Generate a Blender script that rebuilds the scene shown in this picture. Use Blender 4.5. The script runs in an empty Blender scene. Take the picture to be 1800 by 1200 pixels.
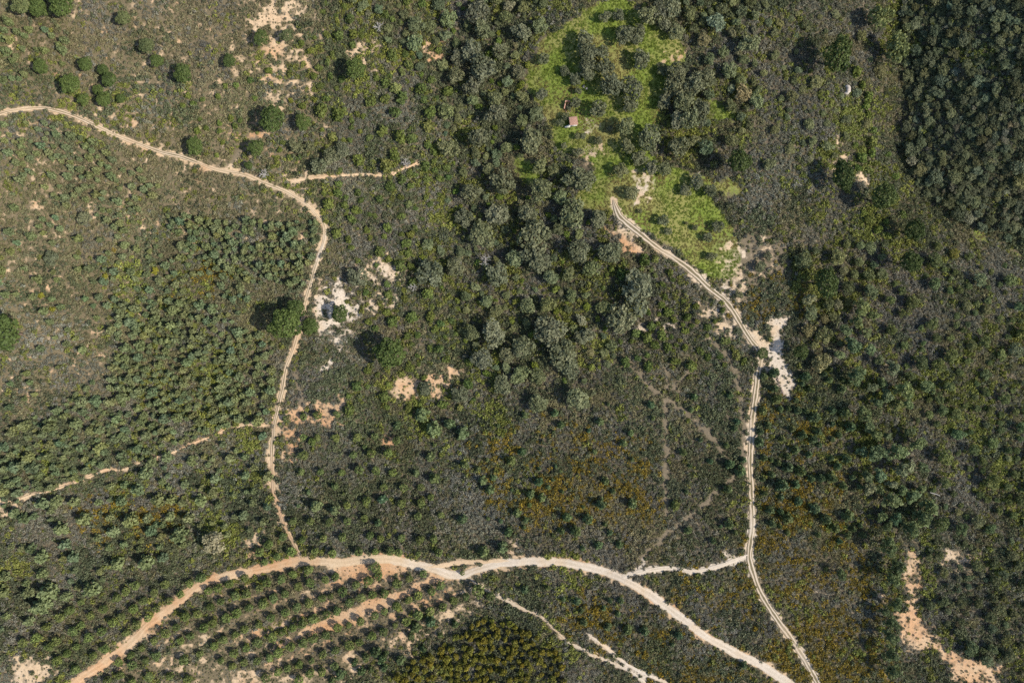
import bpy, math, random
import numpy as np
from math import radians as R
random.seed(7)
RNG = np.random.default_rng(11)
SC = bpy.context.scene
COL = SC.collection

# ------------------------------------------------------------------ camera, sky, sun, exposure
CAMH = 240.0
cam_d = bpy.data.cameras.new('camera'); cam = bpy.data.objects.new('camera', cam_d); COL.objects.link(cam)
cam_d.sensor_width = 36; cam_d.lens = 24; cam_d.clip_start = 1; cam_d.clip_end = 8000
cam.location = (0, 0, CAMH); cam.rotation_euler = (0, 0, 0)
SC.camera = cam
SUN_EL, SUN_AZ = R(42), R(-17)          # the sun stands right of the picture and a little below: shadows fall left and slightly up
world = bpy.data.worlds.new("World"); SC.world = world; world.use_nodes = True
wn = world.node_tree; bg = wn.nodes['Background']
sky = wn.nodes.new('ShaderNodeTexSky'); sky.sky_type = 'NISHITA'; sky.sun_disc = False
sky.sun_elevation = SUN_EL; sky.sun_rotation = R(90) - SUN_AZ
wn.links.new(sky.outputs[0], bg.inputs[0]); bg.inputs[1].default_value = 0.15
sun_d = bpy.data.lights.new('sun', 'SUN'); sun_d.energy = 5.0; sun_d.angle = R(0.5); sun_d.color = (1.0, .93, .82)
sun = bpy.data.objects.new('sun', sun_d); COL.objects.link(sun); sun.location = (150, -45, 180)
sun.rotation_euler = (0, R(90) - SUN_EL, SUN_AZ)
vs = SC.view_settings; vs.view_transform = 'Standard'; vs.look = 'None'; vs.exposure = 0.40; vs.gamma = 1
SC.cycles.max_bounces = 4; SC.cycles.diffuse_bounces = 2; SC.cycles.glossy_bounces = 1
SC.cycles.transmission_bounces = 2; SC.cycles.transparent_max_bounces = 4
SC.cycles.use_denoising = False
SC.cycles.caustics_reflective = False; SC.cycles.caustics_refractive = False

# ------------------------------------------------------------------ numeric helpers
def hash2(ix, iy, s):
    n = (ix.astype(np.int64) * 374761393 + iy.astype(np.int64) * 668265263 + s * 974634241) & 0xFFFFFFFF
    n = ((n ^ (n >> 13)) * 1274126177) & 0xFFFFFFFF
    return ((n ^ (n >> 16)) & 0xFFFFFF) / float(0xFFFFFF)
def vnoise(x, y, s=0):
    ix, iy = np.floor(x), np.floor(y); fx, fy = x - ix, y - iy
    fx = fx * fx * (3 - 2 * fx); fy = fy * fy * (3 - 2 * fy)
    a, b = hash2(ix, iy, s), hash2(ix + 1, iy, s); c, d = hash2(ix, iy + 1, s), hash2(ix + 1, iy + 1, s)
    return (a * (1 - fx) + b * fx) * (1 - fy) + (c * (1 - fx) + d * fx) * fy
def fbm(x, y, s=0, o=4):
    v, a, t = 0, .5, 0
    for k in range(o):
        v = v + a * vnoise(x * 2**k + 17.3 * k, y * 2**k - 9.1 * k, s + k); t += a; a *= .5
    return v / t
def sstep(a, b, x):
    t = np.clip((x - a) / (b - a), 0, 1); return t * t * (3 - 2 * t)
def poly_dist(px, py, pts):
    d = np.full(px.shape, 1e9)
    for (x0, y0), (x1, y1) in zip(pts[:-1], pts[1:]):
        dx, dy = x1 - x0, y1 - y0; L = dx * dx + dy * dy + 1e-9
        t = np.clip(((px - x0) * dx + (py - y0) * dy) / L, 0, 1)
        d = np.minimum(d, np.hypot(px - x0 - t * dx, py - y0 - t * dy))
    return d
def inside(px, py, pts):
    c = np.zeros(px.shape, bool); n = len(pts)
    for i in range(n):
        (x0, y0), (x1, y1) = pts[i], pts[(i + 1) % n]
        if y0 == y1: continue
        c ^= ((y0 > py) != (y1 > py)) & (px < (x1 - x0) * (py - y0) / (y1 - y0) + x0)
    return c
def blur(a, r):
    for _ in range(2):
        for ax in (0, 1):
            p = np.pad(a, [(r + 1, r) if i == ax else (0, 0) for i in (0, 1)], mode='edge').cumsum(ax)
            a = (np.take(p, range(2 * r + 1, p.shape[ax]), ax) - np.take(p, range(0, p.shape[ax] - 2 * r - 1), ax)) / (2 * r + 1)
    return a

# ------------------------------------------------------------------ relief
STREAM = [(1555, -700), (1575, -50), (1570, 60), (1585, 150), (1572, 230), (1590, 310), (1640, 370), (1720, 410), (1815, 455), (2300, 640), (4000, 1200)]
STREAM_W = [((u - 900) * .2, (600 - v) * .2) for u, v in STREAM]
def relief(x, y):
    d = poly_dist(x, y, STREAM_W)
    xs = np.interp(-y, [-p[1] for p in STREAM_W], [p[0] for p in STREAM_W])
    east = x > xs
    up_e = np.minimum(.46 * np.maximum(d - 2, 0), 30)
    up_w = 11 * (1 - np.exp(-np.maximum(d - 1, 0) / 24))
    z = np.where(east, up_e, up_w * sstep(-140, 40, x))
    k = .07 + .08 * sstep(-70, 60, y)
    hill = k * np.maximum(-20 - x, 0); hill = 60 * np.tanh(hill / 60)
    z = z + hill
    z = z + 4.0 * sstep(-20, -110, y) - 3.0 * np.exp(-((x + 12) / 30) ** 2) * sstep(-40, 40, y)
    z = z + 2.4 * (fbm(x / 46, y / 46, 5, 3) - .5) + .5 * (fbm(x / 9, y / 9, 9, 2) - .5)
    return z
GX0, GY0, GS = -300.0, -240.0, 1.0
gxs = np.arange(GX0, 301, GS); gys = np.arange(GY0, 241, GS)
HG = relief(*np.meshgrid(gxs, gys))
def hz(x, y):
    fx = np.clip((np.asarray(x, float) - GX0) / GS, 0, len(gxs) - 1.001); fy = np.clip((np.asarray(y, float) - GY0) / GS, 0, len(gys) - 1.001)
    i, j = fx.astype(int), fy.astype(int); a, b = fx - i, fy - j
    return (HG[j, i] * (1 - a) + HG[j, i + 1] * a) * (1 - b) + (HG[j + 1, i] * (1 - a) + HG[j + 1, i + 1] * a) * b
def P(u, v, dz=0.0):
    """where the line of sight through a photo point meets the land (or the level dz above it)"""
    u = np.asarray(u, float); v = np.asarray(v, float)
    ax, ay = (u - 900) * .2, (600 - v) * .2
    x, y = ax.copy(), ay.copy()
    for _ in range(6):
        s = (CAMH - (hz(x, y) + dz)) / CAMH
        x, y = ax * s, ay * s
    return x, y, hz(x, y)
def to_px(x, y):
    s = CAMH / (CAMH - hz(x, y))
    return x * s / .2 + 900, 600 - y * s / .2

# ------------------------------------------------------------------ what grows where (outlines on the land)
TRACKS = {
 'west': dict(w=7.4, ruts=.65, hue=.55, pts=[(-40,212),(0,200),(33,193),(77,190),(110,197),(140,207),(167,220),(193,233),(217,243),(250,255),(283,267),(317,275),(350,287),(377,297),(400,302),(433,308),(460,320),(487,330),(513,343),(540,360),(560,383),(570,397),(570,420),(563,443),(553,473),(545,503),(537,533),(532,560),(525,582),(520,600),(513,620),(503,647),(497,680),(488,717),(482,747),(480,773),(479,800),(480,833),(481,857),(487,883),(497,910),(503,927),(513,947),(523,967),(531,984)]),
 'main': dict(w=15, ruts=.16, hue=.36, pts=[(95,1228),(133,1200),(160,1180),(193,1158),(227,1132),(257,1100),(283,1080),(310,1060),(333,1040),(367,1020),(417,1008),(467,999),(515,988),(567,986),(600,989),(640,983),(687,983),(725,991),(762,1000),(788,1009),(812,1011),(837,1001),(867,992),(900,988),(933,986),(983,987),(1033,997),(1073,1008),(1107,1023),(1133,1038),(1160,1057),(1180,1072),(1200,1087),(1233,1113),(1267,1133),(1300,1150),(1340,1170),(1387,1200),(1440,1232)]),
 'upper': dict(w=8, ruts=0., hue=.6, pts=[(752,997),(780,992),(805,988),(833,987),(867,986),(895,985)]),
 'east': dict(w=11.5, ruts=1., hue=.8, pts=[(1078,352),(1081,362),(1088,378),(1100,390),(1115,402),(1135,418),(1160,438),(1180,450),(1208,470),(1225,485),(1250,508),(1275,528),(1290,548),(1300,565),(1310,582),(1322,600),(1332,613),(1337,633),(1333,653),(1330,680),(1325,717),(1322,750),(1319,800),(1320,843),(1322,883),(1323,923),(1320,950),(1317,977),(1322,1000),(1333,1033),(1350,1063),(1370,1093),(1390,1120),(1410,1150),(1427,1180),(1437,1200),(1452,1235)]),
 'link': dict(w=8, ruts=.2, hue=1., pts=[(1315,974),(1293,983),(1267,993),(1233,1002),(1210,1004),(1193,1000),(1167,998),(1133,1003),(1110,1008),(1094,1013)]),
 'cross': dict(w=3.2, ruts=0., hue=.45, pts=[(480,747),(467,746),(430,747),(400,752),(375,765),(340,778),(305,794),(283,801),(247,812),(213,825),(187,824),(160,837),(133,847),(93,861),(60,868),(30,877),(-15,888)]),
 'lower': dict(w=4.6, ruts=.3, hue=.8, pts=[(826,1014),(833,1022),(860,1040),(900,1060),(950,1083),(977,1107),(1000,1128),(1030,1143),(1060,1157),(1090,1170),(1113,1183),(1140,1205)]),
 'gully': dict(w=5.2, ruts=0., hue=.9, pts=[(1030,1113),(1045,1122),(1060,1133),(1083,1153),(1107,1170),(1133,1183),(1167,1197),(1190,1212)]),
 'short': dict(w=4.2, ruts=0., hue=.5, pts=[(738,282),(722,292),(700,300),(686,309),(640,307),(600,308),(560,312),(510,318)]),
}
FAINT = [[(1110,645),(1140,675),(1180,705),(1215,735),(1250,765),(1275,805)], [(1175,640),(1168,700),(1172,800),(1168,870),(1172,905)],
 [(1310,820),(1270,855),(1235,890),(1195,920),(1165,945),(1135,975),(1115,990)], [(1175,690),(1200,665),(1215,640)],
 [(1240,590),(1280,625),(1300,670),(1306,740),(1305,810)], [(395,296),(410,285),(430,262),(450,240)], [(520,655),(530,700),(525,715)]]
CLEARING = [(1353,562),(1367,563),(1377,550),(1385,552),(1382,563),(1375,577),(1375,600),(1373,620),(1377,640),(1387,653),(1398,667),(1392,683),(1383,697),(1377,697),(1372,677),(1363,657),(1353,633),(1350,617),(1333,613),(1315,611),(1303,580),(1313,587),(1333,592),(1347,600),(1357,603),(1358,587)]
# bare soil: outline, strength, hue (0 orange .. 1 whitish)
BARE = [(CLEARING,1.3,.95),([(1302,572),(1316,570),(1345,592),(1362,606),(1356,626),(1338,618),(1318,616)],1.1,.8),
 ([(470,0),(540,0),(522,40),(482,47),(440,62),(432,50),(465,25)],.62,.6),([(430,60),(520,45),(560,110),(550,190),(500,200),(460,160),(470,110)],.36,.5),
 ([(485,85),(512,92),(508,102),(482,100)],.75,.6),([(618,92),(640,76),(658,68),(662,80),(645,100),(652,126),(644,130),(636,104),(620,108)],.7,.6),
 ([(545,525),(560,495),(612,492),(632,540),(626,592),(604,616),(570,604),(552,575)],.50,1.),([(565,640),(577,636),(575,655),(567,657)],.7,1.),
 ([(630,470),(680,440),(715,500),(705,545),(660,545),(640,520)],.42,.7),([(678,690),(705,667),(738,662),(738,690),(713,700),(688,703)],1.0,.5),
 ([(740,662),(790,640),(810,652),(802,672),(775,700),(745,690)],.47,.4),([(488,727),(520,719),(560,711),(606,700),(608,713),(560,724),(505,733)],1.1,.3),
 ([(520,728),(560,722),(600,722),(596,748),(560,740),(525,742)],.55,.35),([(470,790),(483,790),(485,868),(470,862)],.62,.15),([(492,760),(520,745),(525,800),(500,830)],.45,.3),
 ([(15,1168),(38,1138),(70,1168),(92,1146),(98,1178),(78,1200),(25,1205)],.72,.65),([(-10,872),(38,872),(30,882),(18,888),(34,900),(10,908),(-10,905)],.66,.5),
 ([(520,1114),(545,1096),(595,1079),(631,1063),(679,1046),(734,1024),(775,1005),(790,1012),(768,1018),(734,1035),(695,1057),(665,1074),(623,1091),(589,1105),(553,1113)],1.45,.3),
 ([(400,1095),(428,1084),(485,1061),(484,1067),(430,1090),(402,1100)],.6,.35),([(570,984),(640,978),(730,990),(720,1004),(680,1016),(640,1024),(598,1016)],.82,.2),([(640,1012),(720,1000),(730,1010),(660,1028)],.52,.25),
 ([(350,1052),(385,1035),(440,1014),(440,1022),(400,1036),(360,1056)],.62,.35),([(345,1018),(362,1010),(372,1016),(350,1026)],.8,.35),
 ([(215,1150),(232,1158),(212,1178),(206,1176)],.6,.4),([(1592,968),(1608,966),(1620,1000),(1610,1022),(1614,1052),(1608,1072),(1624,1090),(1634,1107),(1652,1125),(1672,1145),(1705,1152),(1730,1160),(1757,1167),(1752,1210),(1672,1195),(1680,1165),(1632,1140),(1588,1136),(1580,1085),(1594,1060),(1597,1020)],.9,.36),
 ([(1552,1030),(1560,1032),(1558,1064),(1552,1060)],.7,.7),([(1540,1195),(1556,1178),(1562,1195),(1545,1210)],.6,.7),([(1640,970),(1680,962),(1720,975),(1700,1000),(1650,1000)],.4,.6),
 ([(1030,268),(1052,255),(1062,264),(1040,276),(1022,282)],.7,.5),([(1160,98),(1195,92),(1200,112),(1170,112)],.55,.35),([(1025,205),(1045,215),(1048,232),(1028,226)],.55,.75),
 ([(1085,400),(1100,402),(1130,430),(1140,452),(1110,460),(1098,440)],.58,.1),([(1030,495),(1048,505),(1068,535),(1058,535),(1035,512)],.62,.05),([(1080,395),(1065,400),(1055,412),(1075,408)],.55,.2),
 ([(1115,575),(1185,563),(1190,575),(1120,590)],.55,.85),([(1220,540),(1260,520),(1300,560),(1310,600),(1260,590)],.42,.7),([(1255,470),(1300,462),(1320,500),(1310,540),(1280,520)],.40,.7),([(1270,430),(1330,410),(1385,425),(1380,470),(1320,490),(1280,470)],.27,.65),
 ([(892,965),(912,950),(917,954),(898,968)],.7,.8),([(390,300),(400,288),(412,298),(430,305),(420,310)],.85,.7),([(440,232),(462,230),(470,245),(445,248)],.6,.3),([(138,128),(150,127),(152,140),(140,140)],.7,.2),
 ([(185,190),(240,200),(250,230),(205,240)],.36,.5),([(1105,300),(1150,310),(1145,340),(1120,368),(1095,372),(1125,340)],.52,.8),([(1265,970),(1290,972),(1300,982),(1280,985)],.7,1.),
 ([(1415,1036),(1460,1037),(1460,1041),(1418,1040)],.8,.9),([(525,965),(545,960),(535,985)],.5,.4),([(430,930),(500,920),(510,945),(440,985)],.28,.4),([(665,770),(690,760),(700,785),(670,785)],.5,.25),
 ([(1095,1000),(1130,995),(1140,1004),(1100,1010)],.7,1.),([(1455,300),(1475,230),(1490,270),(1480,320)],.25,.6),([(1505,300),(1530,305),(1525,325),(1508,320)],.6,.6),
 ([(730,60),(780,80),(770,110),(740,90)],.36,.3)]
GRASS = [([(958,62),(1008,35),(1050,8),(1090,-10),(1120,20),(1180,62),(1205,82),(1195,130),(1165,180),(1165,230),(1140,262),(1155,290),(1205,298),(1250,345),(1285,400),(1305,450),(1290,492),(1240,482),(1180,432),(1130,402),(1080,372),(1015,365),(1010,342),(1050,312),(1040,280),(975,262),(955,190),(922,152),(935,110)],1.),
 ([(898,268),(945,285),(955,320),(925,325),(900,300)],.7),([(1200,300),(1290,310),(1330,345),(1250,345)],.55),([(1235,170),(1290,180),(1300,215),(1255,230)],.55),([(1700,395),(1720,405),(1810,450),(1806,460),(1700,412)],.62),([(740,330),(760,330),(760,350)],.4)]
# scrub communities; weights are heath, grey, dark, gorse, bright, (share of ground left open)
ZONES = [
 ('mixed',   None, (.16,.26,.42,.0,.16), .03),
 ('hill',    [(-200,-200),(600,-200),(575,0),(575,230),(530,300),(590,400),(540,480),(380,470),(300,440),(260,480),(250,560),(170,700),(-200,740)], (.66,.16,.11,.0,.065), .22),
 ('thicket', [(270,370),(565,385),(550,560),(520,600),(480,745),(300,795),(80,865),(-200,920),(-200,760),(120,700),(190,620),(180,520),(330,500)], (.32,.24,.38,.0,.06), .05),
 ('olive',   [(210,400),(330,430),(420,470),(380,540),(250,540),(150,480)], (.60,.08,.14,.05,.13), .05),
 ('greyA',   [(600,330),(700,330),(800,350),(795,430),(700,450),(620,440),(590,380)], (.06,.76,.16,0,.02), .02),
 ('greyB',   [(620,130),(700,100),(720,200),(690,270),(600,270),(600,180)], (.12,.62,.22,0,.04), .04),
 ('greyC',   [(1300,330),(1390,280),(1500,320),(1510,430),(1420,445),(1340,400)], (.18,.70,.08,0,.04), .04),
 ('greyE',   [(530,600),(640,600),(680,680),(600,710),(520,720)], (.10,.58,.30,0,.02), .03),
 ('plateau', [(1310,20),(1560,30),(1570,180),(1550,300),(1480,340),(1300,270),(1330,150)], (.30,.42,.12,0,.16), .04),
 ('north',   [(40,1150),(360,1015),(390,1000),(230,1000),(40,1100)], (.42,.30,.16,0,.12), .08),
 ('greyF',   [(1400,200),(1490,180),(1500,280),(1440,330),(1390,260)], (.22,.5,.14,0,.14), .04),
 ('plain',   [(500,720),(600,712),(830,700),(1090,640),(1110,600),(1310,640),(1310,975),(1100,985),(860,975),(540,970),(490,880)], (.14,.27,.56,.0,.03), .02),
 ('gorseA',  [(830,760),(1000,730),(1150,790),(1160,930),(1000,940),(850,900)], (.16,.20,.28,.34,.02), .02),
 ('gorseB',  [(1340,700),(1470,700),(1510,880),(1500,960),(1330,940)], (.20,.16,.28,.32,.04), .02),
 ('gorseC',  [(1325,950),(1510,950),(1545,1080),(1560,1230),(1440,1230),(1380,1100),(1320,1010)], (.12,.16,.06,.68,.02), .07),
 ('gorseD',  [(1110,1020),(1310,985),(1340,1050),(1430,1200),(1380,1190),(1210,1090)], (.12,.2,.14,.56,.02), .05),
 ('gorseE',  [(1000,1050),(1110,1060),(1200,1100),(1380,1205),(1170,1240),(1000,1120)], (.12,.2,.2,.5,.02), .03),
 ('gorseF',  [(150,890),(330,880),(330,960),(180,960)], (.28,.12,.32,.24,.04), .03),
 ('gorseG',  [(1300,480),(1400,455),(1420,540),(1340,580),(1290,550)], (.2,.08,.44,.24,.04), .03),
 ('planted', [(540,1000),(830,1015),(860,1060),(640,1160),(560,1240),(150,1240),(250,1120),(370,1030)], (.62,.30,.05,.0,.03), .22),
 ('copse',   [(640,1130),(760,1090),(880,1050),(960,1110),(1010,1160),(1010,1240),(560,1240)], (.2,.3,.45,.0,.05), .02),
 ('wood',    [(760,-200),(960,-200),(930,150),(960,260),(1030,330),(1060,400),(1070,560),(1090,640),(840,660),(800,560),(720,440),(800,330),(790,200),(690,80),(620,-200)], (.10,.20,.45,.0,.25), .05),
 ('slope',   [(1590,-200),(1575,60),(1590,150),(1577,230),(1595,310),(1645,370),(1725,410),(2100,560),(2100,-200)], (.18,.34,.44,0,.04), .03),
 ('rightW',  [(1420,440),(1560,420),(1700,440),(1800,470),(2000,560),(2000,930),(1640,930),(1520,900),(1460,640)], (.12,.40,.20,0,.28), .02),
 ('greyD',   [(1580,560),(1700,520),(1730,570),(1720,650),(1610,650)], (.08,.80,.06,0,.06), .02),
 ('greyG',   [(1480,430),(1560,440),(1560,500),(1480,520)], (.1,.66,.1,0,.14), .02),
 ('greyH',   [(1640,1010),(1720,1000),(1760,1100),(1700,1140),(1640,1090)], (.2,.6,.2,0,0), .03),
]
ROWS = [
 ('row along the upper side of the dirt road', [(135,1178),(165,1150),(185,1137),(222,1110),(240,1096),(258,1085),(277,1072),(298,1055),(315,1042),(335,1026),(352,1014)]),
 ('second row above the dirt road', [(100,1162),(120,1150),(137,1137),(157,1121),(177,1109),(197,1095),(215,1082),(235,1070),(252,1054),(272,1040),(290,1024)]),
 ('third row above the dirt road', [(85,1134),(100,1125),(127,1110),(140,1097),(160,1082),(180,1070),(204,1051),(220,1040),(237,1027)]),
 ('fourth row above the dirt road', [(40,1130),(62,1118),(82,1100),(104,1086),(122,1072),(142,1060)]),
 ('row squeezed against the lower side of the dirt road', [(365,1040),(382,1032),(405,1025),(429,1017)]),
 ('first long row below the dirt road', [(210,1162),(231,1150),(252,1137),(272,1125),(290,1112),(310,1103),(327,1084),(347,1080),(370,1067),(390,1057),(412,1047),(432,1041),(454,1032),(472,1025),(495,1017),(517,1008),(540,1001)]),
 ('second long row below the dirt road', [(235,1170),(257,1160),(277,1150),(316,1125),(335,1115),(357,1102),(375,1095),(397,1085),(417,1077),(439,1067),(460,1059),(481,1051),(500,1041),(525,1032),(547,1025),(570,1017),(590,1011)]),
 ('third long row below the dirt road', [(325,1160),(350,1147),(375,1133),(392,1123),(412,1114),(432,1105),(454,1096),(475,1086),(500,1077),(520,1067),(542,1060),(565,1052),(582,1045),(600,1038),(627,1028),(645,1019),(665,1010)]),
 ('row along the upper edge of the orange soil strip', [(390,1158),(411,1149),(432,1138),(454,1128),(477,1120),(495,1112),(513,1104),(532,1095),(552,1087),(572,1079),(592,1071),(615,1060),(635,1051),(655,1046),(677,1042),(700,1027),(720,1017),(742,1009)]),
 ('row along the lower edge of the orange soil strip', [(407,1170),(428,1166),(450,1162),(472,1155),(490,1146),(512,1136),(532,1129),(552,1122),(572,1115),(595,1105),(615,1097),(635,1090),(657,1080),(677,1072),(697,1064),(717,1055),(735,1046),(760,1037),(777,1027)]),
 ('lowest long row above the mimosa copse', [(507,1175),(527,1167),(547,1160),(570,1151),(590,1142),(612,1135),(632,1127),(655,1117),(672,1109),(697,1099),(715,1091),(737,1082),(757,1075),(777,1065),(797,1057),(820,1050)]),
 ('broken row at the bottom edge of the plantation', [(467,1192),(487,1182),(525,1193),(545,1185),(566,1179),(588,1170)]),
 ('bottom corner row below the dirt road', [(190,1195),(212,1186),(232,1200),(262,1190),(300,1186),(330,1192)]),
 ('short row on the scrub plain, uppermost', [(529,830),(565,830),(601,830),(630,827),(660,829),(691,830)]),
 ('second short row on the scrub plain', [(674,856),(709,856),(740,855)]),
 ('third short row on the scrub plain', [(610,887),(642,882),(705,885),(739,884),(759,875)]),
 ('fourth short row on the scrub plain', [(516,917),(547,917),(577,917),(612,915),(642,912),(735,906),(774,906)]),
 ('fifth short row on the scrub plain', [(532,950),(567,947),(600,945),(651,942),(669,946),(704,946),(737,947),(764,946)]),
 ('row on the upper verge of the dirt road', [(552,970),(585,972),(632,970),(660,971),(685,967),(702,970),(733,972),(772,971)]),
 ('row on the orange soil by the footpath fork', [(505,735),(532,731),(561,731),(594,727)]),
 ('row below the orange soil by the footpath fork', [(531,767),(546,775),(557,770),(590,770),(627,767),(657,767),(695,774)]),
 ('short row right of the dirt track', [(535,799),(620,799),(654,797),(682,796)]),
 ('small block where track meets road, upper line', [(455,968),(472,957),(497,945)]),
 ('small block where track meets road, lower line', [(467,987),(487,977),(510,970)]),
]
FAINT_P = [([(1270,425),(1330,405),(1385,425),(1382,470),(1330,500),(1300,530),(1275,500),(1270,460)], .75), ([(1240,520),(1300,540),(1310,600),(1260,600),(1215,550)], .4)]
# raster of the communities, half metre cells, in land coordinates
RX0, RY0, RS = -225.0, -155.0, .5
rx, ry = np.meshgrid(np.arange(RX0, 225, RS), np.arange(RY0, 155, RS))
ru, rv = to_px(rx, ry)
wu = ru + 26 * (fbm(rx / 7, ry / 7, 21, 3) - .5) * 2; wv = rv + 26 * (fbm(rx / 7, ry / 7, 31, 3) - .5) * 2
W6 = np.zeros(rx.shape + (6,)); W6[:] = ZONES[0][2] + (ZONES[0][3],)
for nm, pts, w, op in ZONES[1:]:
    m = blur(inside(wu, wv, pts).astype(float), 5)[..., None]
    W6 = W6 * (1 - m) + np.array(w + (op,)) * m
su = ru + 5 * (fbm(rx / 1.8, ry / 1.8, 41, 2) - .5) * 2; sv = rv + 5 * (fbm(rx / 1.8, ry / 1.8, 51, 2) - .5) * 2
BARE_M = np.zeros(rx.shape); HUE_M = np.full(rx.shape, .5); hw = np.full(rx.shape, 1e-3); HUE_M *= hw
for pts, s, h in BARE:
    m = inside(su, sv, pts).astype(float); mb = blur(m, 2)
    BARE_M = np.maximum(BARE_M, s * (1.14 if s < .9 else 1) * mb); g = blur(m, 8); HUE_M += g * h; hw += g
TRK_M = np.zeros(rx.shape); TRK_D = np.full(rx.shape, 1e9)
for k, t in TRACKS.items():
    d = poly_dist(ru, rv, t['pts']); TRK_D = np.minimum(TRK_D, d - t['w'] / 2 + (2.2 if t['w'] < 4.5 else 0))
    fr = np.clip(1 - (d - t['w'] * .5) / (3.5 + .25 * t['w']), 0, 1) * .62
    BARE_M = np.maximum(BARE_M, fr); g = np.exp(-(d / 14) ** 2); HUE_M += 2 * g * t['hue']; hw += 2 * g
HUE_M /= hw
ROWD = np.full(rx.shape, 1e9)
for row, pts in ROWS:
    if 'below the dirt road' in row or 'strip' in row or 'copse' in row: ROWD = np.minimum(ROWD, poly_dist(ru, rv, pts))
LANE_M = blur(inside(wu, wv, dict((z[0], z[1]) for z in ZONES)['planted']).astype(float), 6) * sstep(6, 11, ROWD)
HILLM = blur(inside(wu, wv, ZONES[1][1]).astype(float), 6)
FAINT_M = np.zeros(rx.shape)
for pts in FAINT: FAINT_M = np.maximum(FAINT_M, np.clip(1.5 - poly_dist(su, sv, pts) / 3.5, 0, 1))
for pts, q in FAINT_P: FAINT_M = np.maximum(FAINT_M, q * blur(inside(su, sv, pts).astype(float), 5))
GRASS_M = np.zeros(rx.shape)
for pts, s in GRASS: GRASS_M = np.maximum(GRASS_M, s * blur(inside(su, sv, pts).astype(float), 3))
GAP_M = np.clip(1.4 - poly_dist(ru, rv, STREAM) / 14, 0, 1)
BARE_M = np.maximum(np.maximum(BARE_M, (.02 * HILLM)), .33 * LANE_M)
BARE_M = np.where(BARE_M > .01, BARE_M + (1.9 * (fbm(rx / 1.5, ry / 1.5, 201, 3) - .5) + .7 * (vnoise(rx / .7, ry / .7, 205) - .5) + .7 * (fbm(rx / 9, ry / 9, 211, 3) - .5)) * np.clip(1.5 - BARE_M, .45, 1), 0)
BARE_M = np.where(TRK_D < -1, .9, BARE_M)
FAINT_M = np.where(FAINT_M > .02, FAINT_M + .8 * (fbm(rx / 2, ry / 2, 221, 3) - .5), 0).clip(0, 1)
def at(A, x, y):
    i = np.clip(np.rint((x - RX0) / RS).astype(int), 0, A.shape[1] - 1); j = np.clip(np.rint((y - RY0) / RS).astype(int), 0, A.shape[0] - 1)
    return A[j, i]

# ------------------------------------------------------------------ materials
def nodes(name):
    m = bpy.data.materials.new(name); m.use_nodes = True; nt = m.node_tree; b = nt.nodes['Principled BSDF']
    b.inputs['Roughness'].default_value = .9; b.inputs['Specular IOR Level'].default_value = .12
    return m, nt, b
def N(nt, t, **k):
    n = nt.nodes.new(t)
    for a, v in k.items(): setattr(n, a, v)
    return n
def mix(nt, f, a, b, mode='MIX'):
    n = N(nt, 'ShaderNodeMix', data_type='RGBA', blend_type=mode)
    for s, v in ((n.inputs[0], f), (n.inputs[6], a), (n.inputs[7], b)):
        if isinstance(v, (int, float)): s.default_value = v
        elif isinstance(v, tuple): s.default_value = v + (1,) if len(v) == 3 else v
        else: nt.links.new(v, s)
    return n.outputs[2]
def math_(nt, op, a, b=0.0, c=None):
    n = N(nt, 'ShaderNodeMath', operation=op)
    for s, v in zip(n.inputs, (a, b, c)):
        if v is None: continue
        if isinstance(v, (int, float)): s.default_value = v
        else: nt.links.new(v, s)
    return n.outputs[0]
def noise(nt, co, sc, det=3, rough=.55):
    n = N(nt, 'ShaderNodeTexNoise'); n.inputs['Scale'].default_value = sc; n.inputs['Detail'].default_value = det
    n.inputs['Roughness'].default_value = rough; nt.links.new(co, n.inputs['Vector']); return n.outputs['Fac']
def ramp(nt, f, a, b):
    n = N(nt, 'ShaderNodeMapRange', interpolation_type='SMOOTHSTEP'); n.inputs[1].default_value = a; n.inputs[2].default_value = b
    nt.links.new(f, n.inputs[0]); return n.outputs[0]
def attr(nt, name, typ='GEOMETRY', out='Fac'):
    n = N(nt, 'ShaderNodeAttribute', attribute_name=name, attribute_type=typ); return n.outputs[out]
def bump(nt, b, f, st, dist=.2):
    n = N(nt, 'ShaderNodeBump'); n.inputs['Strength'].default_value = st; n.inputs['Distance'].default_value = dist
    nt.links.new(f, n.inputs['Height']); nt.links.new(n.outputs[0], b.inputs['Normal'])
ORANGE, CREAM, WHITE = (.47, .265, .135), (.50, .37, .235), (.51, .435, .345)
def soil_colour(nt, hue, co):
    f = math_(nt, 'ADD', hue, math_(nt, 'MULTIPLY', math_(nt, 'SUBTRACT', noise(nt, co, .09, 6, .65), .5), 1.3))
    c = mix(nt, ramp(nt, f, .1, .6), ORANGE, CREAM); c = mix(nt, ramp(nt, f, .6, 1.05), c, WHITE)
    return mix(nt, 1.0, c, mix(nt, noise(nt, co, 1.6, 4, .7), (.62, .60, .58), (1.30, 1.32, 1.34)), 'MULTIPLY')
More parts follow.
